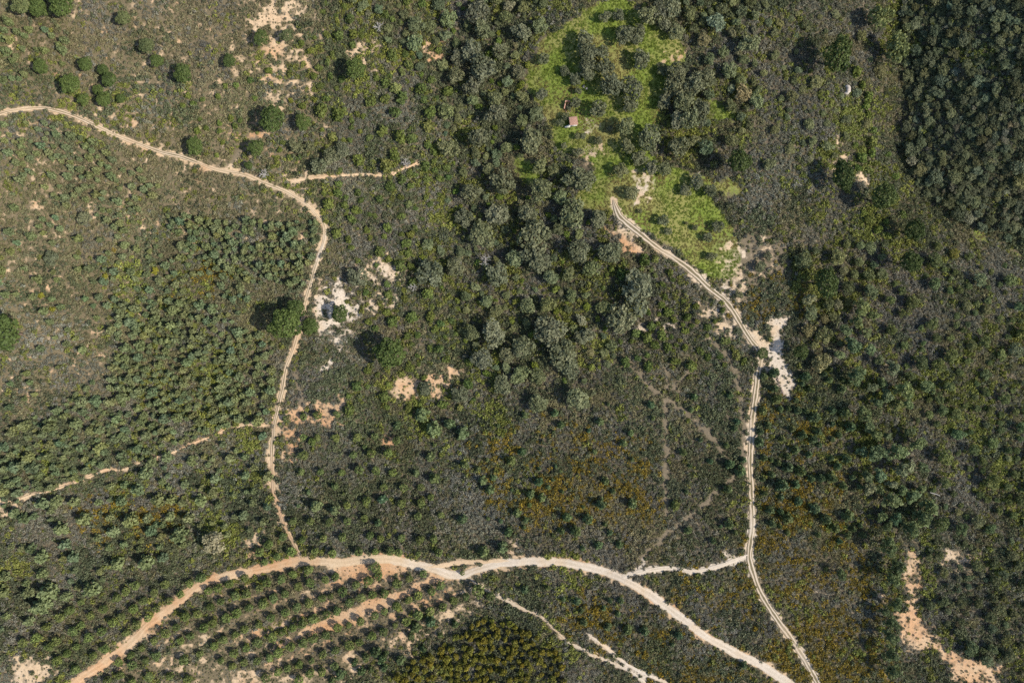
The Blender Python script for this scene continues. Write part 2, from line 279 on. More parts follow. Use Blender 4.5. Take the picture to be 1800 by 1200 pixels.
def ground_material():
    m, nt, b = nodes('scrubland_floor'); co = N(nt, 'ShaderNodeTexCoord').outputs['Object']
    n1, n2, n3 = noise(nt, co, .9, 5, .65), noise(nt, co, .07, 3), noise(nt, co, 3.0, 3, .7)
    litter = mix(nt, ramp(nt, n2, .35, .65), (.13, .105, .06), (.165, .13, .092)); litter = mix(nt, ramp(nt, n3, .35, .7), (.06, .052, .032), litter)
    litter = mix(nt, ramp(nt, n1, .56, .70), litter, (.25, .195, .13))
    hillc = mix(nt, ramp(nt, n3, .3, .7), (.108, .088, .050), (.172, .138, .084)); litter = mix(nt, math_(nt, 'MULTIPLY', attr(nt, 'hill'), .85), litter, hillc)
    g = mix(nt, ramp(nt, n1, .3, .7), (.100, .148, .021), (.166, .202, .035)); g = mix(nt, ramp(nt, n2, .42, .60), g, (.20, .19, .06))
    g = mix(nt, ramp(nt, n3, .52, .75), g, (.235, .195, .095))
    c = mix(nt, ramp(nt, math_(nt, 'ADD', attr(nt, 'grass'), math_(nt, 'MULTIPLY', math_(nt, 'SUBTRACT', n1, .5), 1.4)), .25, .6), litter, g)
    c = mix(nt, math_(nt, 'MULTIPLY', attr(nt, 'faint'), .8), c, mix(nt, ramp(nt, n3, .3, .7), (.235, .185, .125), (.105, .088, .058)))
    bm = math_(nt, 'ADD', attr(nt, 'bare'), math_(nt, 'MULTIPLY', math_(nt, 'SUBTRACT', noise(nt, co, 1.1, 5, .72), .5), .7))
    c = mix(nt, ramp(nt, bm, .24, .86), c, mix(nt, math_(nt, 'MULTIPLY', ramp(nt, noise(nt, co, 1.5, 6, .75), .50, .66), .62), soil_colour(nt, attr(nt, 'hue'), co), (.17, .135, .085)))
    nt.links.new(c, b.inputs['Base Color']); bump(nt, b, n1, .6, .25); return m
def track_material():
    m, nt, b = nodes('beaten_earth'); co = N(nt, 'ShaderNodeTexCoord').outputs['Object']
    c = soil_colour(nt, attr(nt, 'hue'), co)
    ac = math_(nt, 'ABSOLUTE', attr(nt, 'across'))
    ac = math_(nt, 'ADD', ac, math_(nt, 'MULTIPLY', math_(nt, 'SUBTRACT', noise(nt, co, .28, 4), .5), .6))
    rut = math_(nt, 'SUBTRACT', 1.0, ramp(nt, math_(nt, 'ABSOLUTE', math_(nt, 'SUBTRACT', ac, .5)), .1, .3))
    mid = math_(nt, 'MULTIPLY', math_(nt, 'SUBTRACT', 1.0, rut), attr(nt, 'ruts'))
    weeds = mix(nt, noise(nt, co, 1.3, 4), (.085, .078, .038), (.21, .165, .10))
    c = mix(nt, mid, c, weeds); c = mix(nt, math_(nt, 'MULTIPLY', math_(nt, 'MULTIPLY', rut, .6), attr(nt, 'ruts')), c, (.46, .385, .30))
    c = mix(nt, ramp(nt, noise(nt, co, 2.2, 5, .75), .60, .72), c, (.26, .19, .12))
    nt.links.new(c, b.inputs['Base Color']); bump(nt, b, noise(nt, co, 2.5, 4), .5, .15); return m
LEAFARG = {}
def leaf_material(name, col, alt, inst, trans=.0, flower=None):
    LEAFARG[name] = (col, alt)
    """leaves: colour of the kind times its own tone, with a per-plant shift"""
    m, nt, b = nodes(name); oi = N(nt, 'ShaderNodeObjectInfo')
    col, alt = (tuple(q * 1.2 * b_ for q, b_ in zip(w, (.99, 1.0, 1.06))) for w in (col, alt))
    c = mix(nt, attr(nt, 'mixa'), col, alt)
    c = mix(nt, 1.0, c, attr(nt, 'tint', 'INSTANCER', 'Color') if inst else oi.outputs['Color'], 'MULTIPLY')
    r = mix(nt, oi.outputs['Random'], (.84, .86, .88), (1.16, 1.12, 1.05)); c = mix(nt, 1.0, c, r, 'MULTIPLY')
    if flower: c = mix(nt, attr(nt, 'flower'), c, flower)
    nt.links.new(c, b.inputs['Base Color'])
    b.inputs['Roughness'].default_value = .7; b.inputs['Specular IOR Level'].default_value = .2
    tl = N(nt, 'ShaderNodeBsdfTranslucent'); nt.links.new(c, tl.inputs[0]); ms = N(nt, 'ShaderNodeMixShader'); ms.inputs[0].default_value = .28
    nt.links.new(b.outputs[0], ms.inputs[1]); nt.links.new(tl.outputs[0], ms.inputs[2]); nt.links.new(ms.outputs[0], nt.nodes['Material Output'].inputs[0])
    return m
def plain(name, c1, c2, sc=3.0, rough=.9):
    m, nt, b = nodes(name); co = N(nt, 'ShaderNodeTexCoord').outputs['Object']
    f = noise(nt, co, sc, 5, .65); nt.links.new(mix(nt, ramp(nt, f, .3, .7), c1, c2), b.inputs['Base Color']); b.inputs['Roughness'].default_value = rough
    bump(nt, b, f, .5, .06); return m
BARK = plain('bark', (.07, .05, .035), (.16, .12, .09), 4)
GREYWOOD = plain('dead_wood', (.20, .185, .165), (.36, .335, .30), 5)

# ------------------------------------------------------------------ meshes
def mesh(name, v, f, mats, attrs=(), smooth=False):
    me = bpy.data.meshes.new(name); v = np.asarray(v, np.float32); me.vertices.add(len(v)); me.vertices.foreach_set('co', v.ravel())
    f = [np.asarray(a, np.int32) for a in (f if isinstance(f, list) else [f])]
    tot = np.concatenate([np.full(len(a), a.shape[1], np.int32) for a in f]); idx = np.concatenate([a.ravel() for a in f])
    me.loops.add(len(idx)); me.loops.foreach_set('vertex_index', idx); me.polygons.add(len(tot))
    me.polygons.foreach_set('loop_start', np.concatenate([[0], np.cumsum(tot)[:-1]]).astype(np.int32)); me.polygons.foreach_set('loop_total', tot)
    for m in (mats if isinstance(mats, list) else [mats]): me.materials.append(m)
    for nm, dom, typ, val in attrs:
        a = me.attributes.new(nm, typ, dom); key = {'FLOAT': 'value', 'INT': 'value', 'FLOAT_VECTOR': 'vector', 'FLOAT_COLOR': 'color'}[typ]
        a.data.foreach_set(key, np.asarray(val, np.int32 if typ == 'INT' else np.float32).ravel())
    me.update(calc_edges=True); me.validate()
    if smooth: me.shade_smooth()
    return me
def link(name, me, parent=None):
    o = bpy.data.objects.new(name, me); COL.objects.link(o)
    if parent: o.parent = parent
    return o
def structure(o): o['kind'] = 'structure'; return o
def tag(o, label, cat, group=None):
    o['label'] = label; o['category'] = cat
    if group: o['group'] = group
    return o
def unit(v): return v / (np.linalg.norm(v, axis=-1, keepdims=True) + 1e-9)
def leaves(pos, nrm, size, rng, aspect=(.7, 1.3)):
    n = len(pos); nrm = unit(nrm); t = unit(np.cross(nrm, unit(rng.normal(size=(n, 3))))); bt = np.cross(nrm, t)
    s = (size * rng.uniform(.65, 1.35, n))[:, None] * .5; a = rng.uniform(*aspect, n)[:, None]
    k = rng.uniform(-.35, .35, (n, 4, 1)) * s[:, None] * nrm[:, None]
    q = np.stack([pos - t * s * a - bt * s * .6, pos + t * s * .5 - bt * s, pos + t * s * a + bt * s * .6, pos - t * s * .5 + bt * s], 1) + k
    return q.reshape(-1, 3), np.arange(4 * n).reshape(n, 4)
def fib(n, rng, lo=-.25):
    z = rng.uniform(lo, 1, n); a = rng.uniform(0, 2 * np.pi, n); r = np.sqrt(np.maximum(1 - z * z, 0)); return np.stack([r * np.cos(a), r * np.sin(a), z], 1)
def blob_crown(blobs, n, size, rng, out=.65, lo=-.25, jit=.12, aspect=(.7, 1.3)):
    """leaf sprays over a set of ellipsoid boughs (centre, radii); those buried in another bough are dropped"""
    w = np.array([b[1][0] * b[1][1] for b in blobs]); w = w / w.sum(); pos, nr, idn = [], [], []
    for k, (c, r) in enumerate(blobs):
        m = max(int(n * w[k]), 6); d = fib(m, rng, lo); rr = np.array(r)
        pos.append(np.array(c) + d * rr * (1 + rng.normal(0, jit, m) - .04)[:, None]); nr.append(unit(d / rr)); idn.append(np.full(m, k))
    pos, nr, idn = np.concatenate(pos), np.concatenate(nr), np.concatenate(idn)
    keep = np.ones(len(pos), bool)
    for k, (c, r) in enumerate(blobs):
        q = np.linalg.norm((pos - np.array(c)) / np.array(r), axis=1); keep &= (q > .72) | (idn == k)
    pos, nr, idn = pos[keep], nr[keep], idn[keep]
    v, f = leaves(pos, nr * out + rng.normal(0, .42, pos.shape), np.full(len(pos), size), rng, aspect)
    clump = rng.uniform(0, 1, len(blobs))[idn]
    return v, f, np.clip(.55 * clump + rng.uniform(0, .5, len(idn)), 0, 1)
def tube(path, rad, sides=6):
    path = np.asarray(path, float); n = len(path); d = unit(np.gradient(path, axis=0)); ref = np.array([.31, .95, .1]); v = []
    for p, dd, r in zip(path, d, rad):
        a = unit(np.cross(dd, ref)); b = np.cross(dd, a); th = np.linspace(0, 2 * np.pi, sides, endpoint=False)
        v.append(p + r * (np.cos(th)[:, None] * a + np.sin(th)[:, None] * b))
    f = [[i * sides + j, i * sides + (j + 1) % sides, (i + 1) * sides + (j + 1) % sides, (i + 1) * sides + j] for i in range(n - 1) for j in range(sides)]
    return np.concatenate(v), np.array(f)
def joined(parts):
    v, f, o = [], [], 0
    for a, b in parts: v.append(a); f.append(b + o); o += len(a)
    return np.concatenate(v), np.concatenate(f)
def trunk_mesh(name, h, r, rng, limbs=4, spread=.6, start=.45):
    ps = [tube([(0, 0, -.25), (rng.normal(0, .02), rng.normal(0, .02), h * .3), (rng.normal(0, .05), rng.normal(0, .05), h * .65), (0, 0, h)], [r * 1.25, r, r * .75, r * .3])]
    for k in range(limbs):
        a = 6.283 * k / limbs + rng.uniform(-.4, .4); z = h * rng.uniform(start, .8); L = spread * rng.uniform(.6, 1)
        e = np.array([math.cos(a) * L, math.sin(a) * L, z + (h - z) * .7])
        ps.append(tube([(0, 0, z), e * [.5, .5, 0] + [0, 0, z + (e[2] - z) * .35], e], [r * .5, r * .35, r * .12], 5))
    return mesh(name, *joined(ps), BARK, smooth=True)

# ------------------------------------------------------------------ the ground
def build_ground():
    fx = np.arange(-224, 224.1, .6); fy = np.arange(-154, 154.1, .6); far = np.array([240, 270, 320, 400, 520, 700, 1000, 1500, 2300, 3500.])
    xs = np.concatenate([-far[::-1], fx, far]); fary = far - 70; ys = np.concatenate([-fary[::-1], fy, fary])
    X, Y = np.meshgrid(xs, ys); Z = np.where((abs(X) < 299) & (abs(Y) < 239), hz(X, Y), relief(X, Y)); ny, nx = X.shape
    i = np.arange(ny * nx).reshape(ny, nx); f = np.stack([i[:-1, :-1], i[:-1, 1:], i[1:, 1:], i[1:, :-1]], -1).reshape(-1, 4)
    x, y = X.ravel(), Y.ravel(); inr = (abs(x) < 224.5) & (abs(y) < 154.5)
    a = [(n, 'POINT', 'FLOAT', np.where(inr, at(A, x, y), dflt)) for n, A, dflt in (('hill', np.maximum(HILLM, LANE_M), 0), ('bare', BARE_M, 0), ('hue', HUE_M, .5), ('grass', GRASS_M, 0), ('faint', FAINT_M, 0))]
    structure(link('ground', mesh('ground', np.stack([x, y, Z.ravel()], 1), f, ground_material(), a, True)))
build_ground()
TM = track_material()
def resample(pts, step):
    p = np.array(pts, float); q = [p[0]]
    for k in range(len(p) - 1):   # Catmull-Rom through the traced points
        p0, p1, p2, p3 = p[max(k - 1, 0)], p[k], p[k + 1], p[min(k + 2, len(p) - 1)]; n = max(int(np.hypot(*(p2 - p1)) / step), 1)
        for t in np.linspace(0, 1, n + 1)[1:]:
            q.append(.5 * (2 * p1 + (p2 - p0) * t + (2 * p0 - 5 * p1 + 4 * p2 - p3) * t * t + (3 * p1 - p0 - 3 * p2 + p3) * t**3))
    return np.array(q)
TNAME = {'west': 'dirt_track', 'main': 'dirt_road', 'upper': 'dirt_road_branch', 'east': 'rutted_track', 'link': 'sandy_track', 'cross': 'footpath', 'lower': 'footpath', 'gully': 'footpath', 'short': 'footpath'}
for k, (key, t) in enumerate(TRACKS.items()):
    c = resample(t['pts'], 3.); d = unit(np.gradient(c, axis=0)); nrm = np.stack([-d[:, 1], d[:, 0]], 1); n = len(c); s = np.arange(n) * 3.
    taper = np.minimum(1, np.minimum(s, s[::-1] if key in ('cross', 'short', 'gully', 'upper') else s + 99) / 22 + .15)
    wl = t['w'] * .5 * (.35 + .8 * fbm(s / 30, s * 0 + k, 61) + .25 * vnoise(s / 9, s * 0 + k, 64) + .1) * taper; wr = t['w'] * .5 * (.35 + .8 * fbm(s / 30, s * 0 + k + 40, 62) + .25 * vnoise(s / 9, s * 0 + k + 40, 65) + .1) * taper
    A = np.linspace(-1, 1, 9); off = np.where(A[None] < 0, wl[:, None] * A, wr[:, None] * A)
    uv = c[:, None] + nrm[:, None] * off[..., None]; x, y, z = P(uv[..., 0].ravel(), uv[..., 1].ravel())
    edge = np.tile(np.array([0, .05, .075, .07, .085, .07, .075, .05, 0]), n)
    i = np.arange(n * 9).reshape(n, 9); f = np.stack([i[:-1, 1:], i[:-1, :-1], i[1:, :-1], i[1:, 1:]], -1).reshape(-1, 4)
    hue = np.full(n * 9, t['hue']) + (.55 * sstep(480, 800, uv[..., 0].ravel()) if key == 'main' else 0)
    if key == 'west': hue = hue + .3 * sstep(560, 420, uv[..., 1].ravel()) * sstep(300, 470, uv[..., 1].ravel()) - .2 * sstep(600, 800, uv[..., 1].ravel())
    structure(link(TNAME[key], mesh('track', np.stack([x, y, z + .03 + edge + .012 * k], 1), f, TM, [('hue', 'POINT', 'FLOAT', hue), ('across', 'POINT', 'FLOAT', np.tile(A, n)), ('ruts', 'POINT', 'FLOAT', np.repeat(np.clip(t['ruts'] * (.2 + 1.7 * fbm(s / 40, s * 0 + k, 63, 2)), 0, 1), 9))], True)))

# ------------------------------------------------------------------ trees: prototypes (crown radius 1), then every tree an object
LEAF = {}
def variants(kind, n, make):
    out = []
    for k in range(n):
        rng = np.random.default_rng(hash(kind) % 1000 + 0 if False else sum(map(ord, kind)) * 31 + k); out.append(make(rng))
    LEAF[kind] = out
def crown(kind, v, f, mixa, mat): return mesh(kind + '_crown', v, f, mat, [('mixa', 'FACE', 'FLOAT', mixa)])
M_STONE = leaf_material('stone_pine_needles', (.046, .072, .018), (.102, .134, .036), False)
M_PLANT = leaf_material('planted_pine_needles', (.080, .110, .030), (.170, .200, .060), False)
M_YOUNG = leaf_material('young_pine_needles', (.100, .122, .048), (.172, .196, .088), False)
M_OAK = leaf_material('oak_leaves', (.086, .098, .048), (.176, .182, .100), False)
M_TALL = leaf_material('tall_pine_needles', (.066, .092, .034), (.130, .156, .064), False)
M_BUSH = leaf_material('evergreen_leaves', (0.062, 0.088, 0.020), (0.139, 0.164, 0.039), False)
M_MIM = leaf_material('mimosa_leaves', (0.114, 0.108, 0.018), (0.239, 0.205, 0.030), False)
def mk_stone(rng):
    b = [((rng.normal(0, .05), rng.normal(0, .05), 1.28), (.80, .84, .52))]
    for k in range(34):
        a, r = 2.39996 * k + rng.uniform(-.5, .5), math.sqrt((k + .5) / 34) * .84; s = rng.uniform(.17, .30); r *= rng.uniform(.85, 1.12)
        b.append(((math.cos(a) * r, math.sin(a) * r, 1.27 + rng.uniform(-.1, .1) + .30 * (1 - r * r)), (s, s, s * .75)))
    return crown('stone_pine', *blob_crown(b, 3800, .105, rng, .72, -.3, .07), M_STONE), trunk_mesh('trunk', 1.35, .075, rng, 5, .6), 1.3
variants('stone_pine', 6, mk_stone)
def mk_plant(rng):
    b = [((0, 0, .85), (.75, .75, .72))] + [((math.cos(a) * r, math.sin(a) * r, z), (s, s, s * .8)) for a, r, z, s in zip(rng.uniform(0, 6.28, 14), rng.uniform(.3, .72, 14), rng.uniform(.5, 1.35, 14), rng.uniform(.24, .40, 14))]
    return crown('planted_pine', *blob_crown(b, 620, .20, rng, .7, -.4, .1), M_PLANT), trunk_mesh('trunk', 1.2, .07, rng, 3, .5), .85
variants('planted_pine', 7, mk_plant)
def mk_young(rng):
    b = [((0, 0, 1.0), (.42, .42, 1.15))]
    for lv in range(4):
        m = 6 - lv; R_ = .78 - .17 * lv
        for k in range(m):
            a = 6.28 * k / m + rng.uniform(-.4, .4); rr = R_ * rng.uniform(.7, 1.1); b.append(((math.cos(a) * rr, math.sin(a) * rr, .55 + .5 * lv + rng.uniform(-.1, .15)), (.30 - .03 * lv, .30 - .03 * lv, .26)))
    return crown('young_pine', *blob_crown(b, 330, .30, rng, .55, -.3, .18, (.5, 1.6)), M_YOUNG), trunk_mesh('trunk', 2.1, .07, rng, 4, .5, .3), 1.2
variants('young_pine', 7, mk_young)
def mk_oak(rng):
    n = rng.integers(8, 13); b = [((rng.normal(0, .12), rng.normal(0, .12), 1.0), (.55, .55, .45))]
    for k in range(n):
        a = 6.28 * k / n + rng.uniform(-.5, .5); r = rng.uniform(.38, .78); s = rng.uniform(.24, .42); b.append(((math.cos(a) * r, math.sin(a) * r, rng.uniform(.7, 1.15) + .25 * (1 - r)), (s, s * rng.uniform(.8, 1.2), s * .75)))
    for k in range(5): s = rng.uniform(.2, .32); b.append(((rng.normal(0, .3), rng.normal(0, .3), rng.uniform(1.2, 1.5)), (s, s, s * .7)))
    return crown('cork_oak', *blob_crown(b, 1150, .15, rng, .6, -.3, .16), M_OAK), trunk_mesh('trunk', 1.1, .10, rng, 6, .75, .35), 1.05
variants('cork_oak', 8, mk_oak)
def mk_tall(rng):
    b = [((0, 0, 2.3), (.4, .4, .8))]
    for k in range(17):
        z = rng.uniform(1.5, 3.1); r = rng.uniform(.25, .85) * (1.15 - .28 * (z - 1.5)); a = rng.uniform(0, 6.28); s = rng.uniform(.22, .36); b.append(((math.cos(a) * r, math.sin(a) * r, z), (s, s, s * .55)))
    return crown('tall_pine', *blob_crown(b, 800, .19, rng, .5, -.4, .2, (.5, 1.5)), M_TALL), trunk_mesh('trunk', 3.0, .08, rng, 8, .7, .5), 2.3
variants('tall_pine', 6, mk_tall)
def mk_bush(rng):
    b = [((0, 0, .55), (.65, .65, .6))] + [((math.cos(a) * r, math.sin(a) * r, z), (s, s, s * .8)) for a, r, z, s in zip(rng.uniform(0, 6.28, 9), rng.uniform(.35, .75, 9), rng.uniform(.35, .9, 9), rng.uniform(.22, .40, 9))]
    return crown('evergreen_bush', *blob_crown(b, 360, .24, rng, .6, -.2, .14), M_BUSH), trunk_mesh('trunk', .7, .06, rng, 4, .5, .1), .6
variants('evergreen_bush', 7, mk_bush)
def mk_mim(rng):
    b = [((0, 0, 1.0), (.6, .6, .7))] + [((math.cos(a) * r, math.sin(a) * r, z), (s, s, s * .9)) for a, r, z, s in zip(rng.uniform(0, 6.28, 9), rng.uniform(.35, .7, 9), rng.uniform(.6, 1.6, 9), rng.uniform(.24, .36, 9))]
    return crown('mimosa_tree', *blob_crown(b, 420, .22, rng, .6, -.3, .14), M_MIM), trunk_mesh('trunk', 1.3, .06, rng, 4, .5), 1.0
variants('mimosa_tree', 6, mk_mim)
LEAF['olive_tree'] = LEAF['cork_oak']; LEAF['broadleaf_tree'] = LEAF['cork_oak']; LEAF['holm_oak'] = LEAF['cork_oak']

LAND = [('the tile-roofed hut', 1008, 212), ('the bright meadow top', 1080, 40), ('the meadow track end', 1085, 365), ('the bare sandy clearing', 1365, 600), ('the stream gully bend', 1600, 330),
 ('the stream gully top', 1575, 60), ('the giant umbrella pine', 500, 565), ('the round bright pine', 686, 621), ('the cream soil patch', 712, 684), ('the footpath fork', 480, 747),
 ('the sharp bend of the dirt track', 565, 390), ('the track spur junction', 400, 300), ('the dirt track cut-off end', 40, 195), ('the forked road island', 815, 1000), ('the dirt road bend', 370, 1020), ('the pink corner soil', 60, 1170),
 ('the golden gully sand', 1620, 1090), ('the rutted track junction', 1317, 977), ('the white sandy link track', 1200, 1003), ('the road cutting through gorse', 1250, 1120), ('the yellow mimosa copse', 860, 1140), ('the short tan path', 640, 307),
 ('the bare stone pine on the slope', 1473, 97), ('the grey scrub by the ridge pine', 1400, 360), ('the grey scrub above the woods', 700, 380), ('the dead white branches', 850, 463), ('the faint crossing tracks', 1190, 720), ('the straight rutted track', 1322, 850), ('the lone hill pine', 625, 121),
 ('the top left pine trio', 70, 12), ('the eroded soil at the hilltop', 490, 30), ('the paired pines above the spur', 500, 212), ('the left edge umbrella pine', 8, 585), ('the thin pine path', 220, 823), ('the gorse patch in the pines', 240, 925), ('the planted pine rows', 560, 1060),
 ('the gorse flats', 1420, 1060), ('the grey scrub island', 1660, 600), ('the tall pine stand', 1560, 860), ('the dark far slope', 1700, 200), ('the corner beyond the stream', 1780, 440), ('the woods top', 850, 40), ('the orange soil under the track', 1110, 435), ('the gorse plain', 980, 840), ('the lower footpath', 970, 1100), ('the right edge woods', 1770, 780), ('the grey pine by the road bend', 375, 952), ('the small pines on the hill', 150, 140)]
def whereabouts(u, v):
    d = [(math.hypot(u - a, v - b), n, u - a, v - b) for n, a, b in LAND]; dist, n, dx, dy = min(d)
    n = n.replace('bare stone', 'big stone')
    if dist < 26: return 'beside ' + n
    side = ('right of ' if dx > 0 else 'left of ') if abs(dx) > abs(dy) else ('below ' if dy > 0 else 'above ')
    return ('just ' if dist < 62 else 'well ' if dist > 130 else '') + side + n
FOREST = []          # every tree: kind, u, v, crown radius, tint, look, label or None, scale xy
def tree(kind, u, v, r, look, tint=(1, 1, 1), label=None, sy=1.0, hs=1.0): FOREST.append(dict(kind=kind, u=u, v=v, r=r, look=look, tint=tint, label=label, sy=sy, hs=hs))
TAKEN = []
TAKEN += [(1066,302,13),(1048,350,15),(1078,345,10),(1062,275,9),(985,100,12),(960,130,10),(1080,100,8),(1000,225,9),(1240,372,12),(1200,350,10),(1150,330,10)]
def free(u, v, r, k=.8):
    return all((u - a) ** 2 + (v - b) ** 2 > (k * (r + c)) ** 2 for a, b, c in TAKEN)
def bare_px(u, v):
    x, y, _ = P(u, v); return float(at(BARE_M, np.array([x]), np.array([y]))[0]), float(at(TRK_D, np.array([x]), np.array([y]))[0]), float(at(GRASS_M, np.array([x]), np.array([y]))[0]), float(at(GAP_M, np.array([x]), np.array([y]))[0])

STONE = [(502,570,29,1,'huge umbrella pine with a notched crown beside the dirt track'),(519,544,19,1,'upper lobe pine crown merging with the huge umbrella pine'),(546,573,15,1,'small round pine touching the huge umbrella pine on its right'),(597,552,16,1,'dark round pine alone on the white sandy patch'),
 (686,621,27,1,'large round bright green umbrella pine below the white sandy patch'),(8,587,28,1.15,'large umbrella pine cut by the left picture edge'),(123,148,18,1,'largest round pine of the small group above the dirt track'),(72,117,14,1,'round pine at the left end of the hillside pine group'),(150,113,13,1,'round pine at the top of the hillside pine group'),
 (192,140,14,1,'round pine right of the orange soil spot on the hillside'),(181,123,10,1,'small pine tucked above a round pine on the hillside'),(172,158,10,1,'small pine overlapping a round one just above the dirt track'),(183,174,14,1,'round pine nearest the dirt track in the hillside group'),(147,175,11,1,'small round pine near the first bend of the dirt track'),(213,173,8,1,'smallest yellowish pine at the right end of the hillside group'),
 (37,8,18,1,'greyish pine first of the trio at the top left corner'),(67,14,17,1,'middle pine of the trio at the top left corner'),(108,8,21,1,'biggest pine of the trio at the top left corner'),(322,130,15,1.2,'pine at the lower end of the diagonal line of hillside pines'),(276,107,11,1,'pine in the middle of the diagonal line of hillside pines'),(258,80,14,1,'pale pine at the upper end of the diagonal line of hillside pines'),(217,32,13,1,'pale loose pine high on the left hillside'),
 (459,67,13,1,'dark round pine just below the eroded hilltop soil'),(503,62,12,1,'greyish pine right of the eroded hilltop soil'),(403,107,11,1,'lone small pine in the middle of the hillside'),(478,210,21,1.15,'larger of the two dark pines above the track spur'),(533,215,14,1.1,'smaller of the two dark pines above the track spur'),(342,257,14,1.25,'oval pine just above the dirt track before the spur'),(450,260,15,1,'round pine above the track spur on a tan soil spot'),(437,291,8,1,'little pine right at the track spur junction'),
 (625,121,19,1,'dark round pine with white soil on its right side'),(1473,97,23,1.45,'big oval stone pine casting a long shadow near the stream'),(1482,308,18,1.5,'tall oval pine with a long shadow beside grey scrub'),(1300,283,20,1,'dark rounded pine at the meadow wood edge'),(1600,460,19,1.05,'round pine alone in woods below the stream bend'),(1453,497,19,1.5,'oval pine casting a broad shadow above the clearing'),
 (1408,618,13,1,'dark round pine on the right side of the sandy clearing'),(1340,621,11,1,'round pine standing in the track beside the sandy clearing'),(1607,405,17,1.1,'bright rounded pine between stream bend and woods'),(1553,345,22,1.1,'large green crown on the near bank of the stream'),(1577,82,22,1.1,'olive green crown leaning over the stream gully'),(1548,30,20,1.0,'olive rounded crown at the stream gully top')]
for u, v, r, sy, lab in STONE:
    k = 'stone_pine'; tint = (1, 1, 1)
    if u > 1200: tint = (.88, .86, .95)
    if lab.startswith(('greyish', 'pale')): tint = (1.35, 1.15, 1.7)
    if 'olive' in lab: k = 'cork_oak'; tint = (1.3, 1.35, .9)
    if 'large green crown' in lab: tint = (1.2, 1.1, 1.2)
    tree(k, u, v, r, 'stone pine', tint, lab, sy * (random.uniform(.86, 1.14) if sy == 1 else 1), (.75 if 'beside the sandy clearing' in lab else 1.5 if u > 1250 else 1.2) if u > 560 or r > 19 else 1.05); TAKEN.append((u - 1.35 * r, v - .35 * r, r * .95)); TAKEN.append((u, v, r * (1.5 if u > 1250 else 1.2))); TAKEN.append((u, v, r))

ORD = ['first', 'second', 'third', 'fourth', 'fifth', 'sixth', 'seventh', 'eighth', 'ninth', 'tenth', 'eleventh', 'twelfth', 'thirteenth', 'fourteenth', 'fifteenth', 'sixteenth', 'seventeenth', 'eighteenth', 'nineteenth', 'twentieth']
for row, pts in ROWS:
    for k, (u, v) in enumerate(pts):
        big = 'scrub plain' in row or 'verge' in row
        r = random.uniform(7.0, 9.4) * (.95 if big else 1)
        if random.random() < .12: r *= .75
        if 'copse' in row and u < 560: r *= .85
        s = random.uniform(.85, 1.15)
        tree('planted_pine', u + random.uniform(-2, 2), v + random.uniform(-2, 2), r, 'planted pine', (s * random.uniform(.92, 1.08), s, s * random.uniform(.9, 1.15)), f'planted pine, {ORD[k]} from left in ' + row.replace(' the ', ' '), 1, random.uniform(1.05, 1.35)); TAKEN.append((u, v, r))
for u, v, r, lab in [(840,1037,13,'large round pine by the start of the lower footpath'),(862,1048,9,'dark round pine just right of the large one by the footpath'),(813,1007,5,'tiny tree at the tip of the forked road island'),(660,996,11,'spreading dark bush on orange soil beside the road'),(665,1009,7,'small round pine on the braided orange soil'),(590,1011,6,'small pine at the end of the braided orange soil')]:
    tree('planted_pine', u, v, r, '', (.85, .85, .9), lab); TAKEN.append((u, v, r))

OAKS = [(1033,93,17),(1028,70,16),(1031,113,16),(1034,131,14),(1057,91,14),(993,125,9),(1011,139,11),(1065,120,16),(1076,152,21),(1111,155,22),(1108,184,15),(1127,104,16),(1097,61,16),(1119,69,12),(1124,53,12),(1052,192,16),(1012,181,10),(953,165,12),(956,104,11),(1017,160,7),(1100,224,17),(1140,245,23),(1103,256,14),(1124,277,14),(1193,256,18),(1052,248,8),(1017,267,9),(1092,299,13),(1145,296,13),(1167,296,12),(935,245,22),(1071,227,7),(1015,240,6),(991,256,6),(1025,240,6),(1164,123,10),
 (1188,149,22),(1201,181,22),(1220,147,20),(1244,139,18),(1188,125,18),(1169,176,14),(1212,208,20),(1193,211,18),(1233,195,18),(1087,27,12),(1065,29,11),(1140,27,20),(1156,19,16),(1180,10,18),(1167,43,13),(1188,56,14),(1110,340,13),(1165,387,11),(1125,371,5),(1222,400,6),(1175,407,7),(1245,417,9),(1250,450,9),(1350,450,8),(1335,470,10),(1300,517,7),(1262,397,11),(985,215,8),(995,205,7),(1000,190,5),(1225,320,14),(1250,335,12),(1205,335,10),
 (940,413,28),(943,457,25),(757,480,25),(800,467,18),(847,413,22),(873,483,20),(967,580,30),(990,620,25),(867,583,24),(920,610,20),(847,630,18),(893,623,15),(1123,510,31),(1093,560,26),(1030,590,18),(1000,647,18),(883,677,16),(1013,700,23),(807,693,16),(750,683,14),(947,710,18),(627,487,20),(1073,443,20),(1017,443,22),
 (830,87,20),(807,100,16),(847,120,24),(833,147,18),(800,133,16),(880,90,15),(917,57,16),(840,20,20),(847,50,16),(870,173,13),(873,200,18),(840,243,20),(787,260,18),(883,320,22),(827,337,18),(1020,317,24),(950,333,20),(1053,383,16),(1007,377,24),(930,377,20),(877,377,22),(817,383,18),(762,755,14),(742,730,13),(790,745,11),(812,762,13),(580,275,16),(520,258,12),(560,290,14),(545,258,10),(600,265,14),(147,383,13),(90,453,13)]
for u, v, r in OAKS:
    g = random.uniform(.9, 1.12); t = (g, g * random.uniform(.95, 1.03), g * random.uniform(.85, 1.1))
    if 980 < u < 1140 and v < 200: t = (.88 * g, .88 * g, .9 * g)
    k = 'cork_oak'
    if v > 720: k = 'young_pine'; t = (.85, .95, .9)
    tree(k, u, v, r, '', t, None, random.uniform(.85, 1.15), .78 if v > 340 and r > 12 else random.uniform(.85, 1.1)); TAKEN.append((u, v, r))

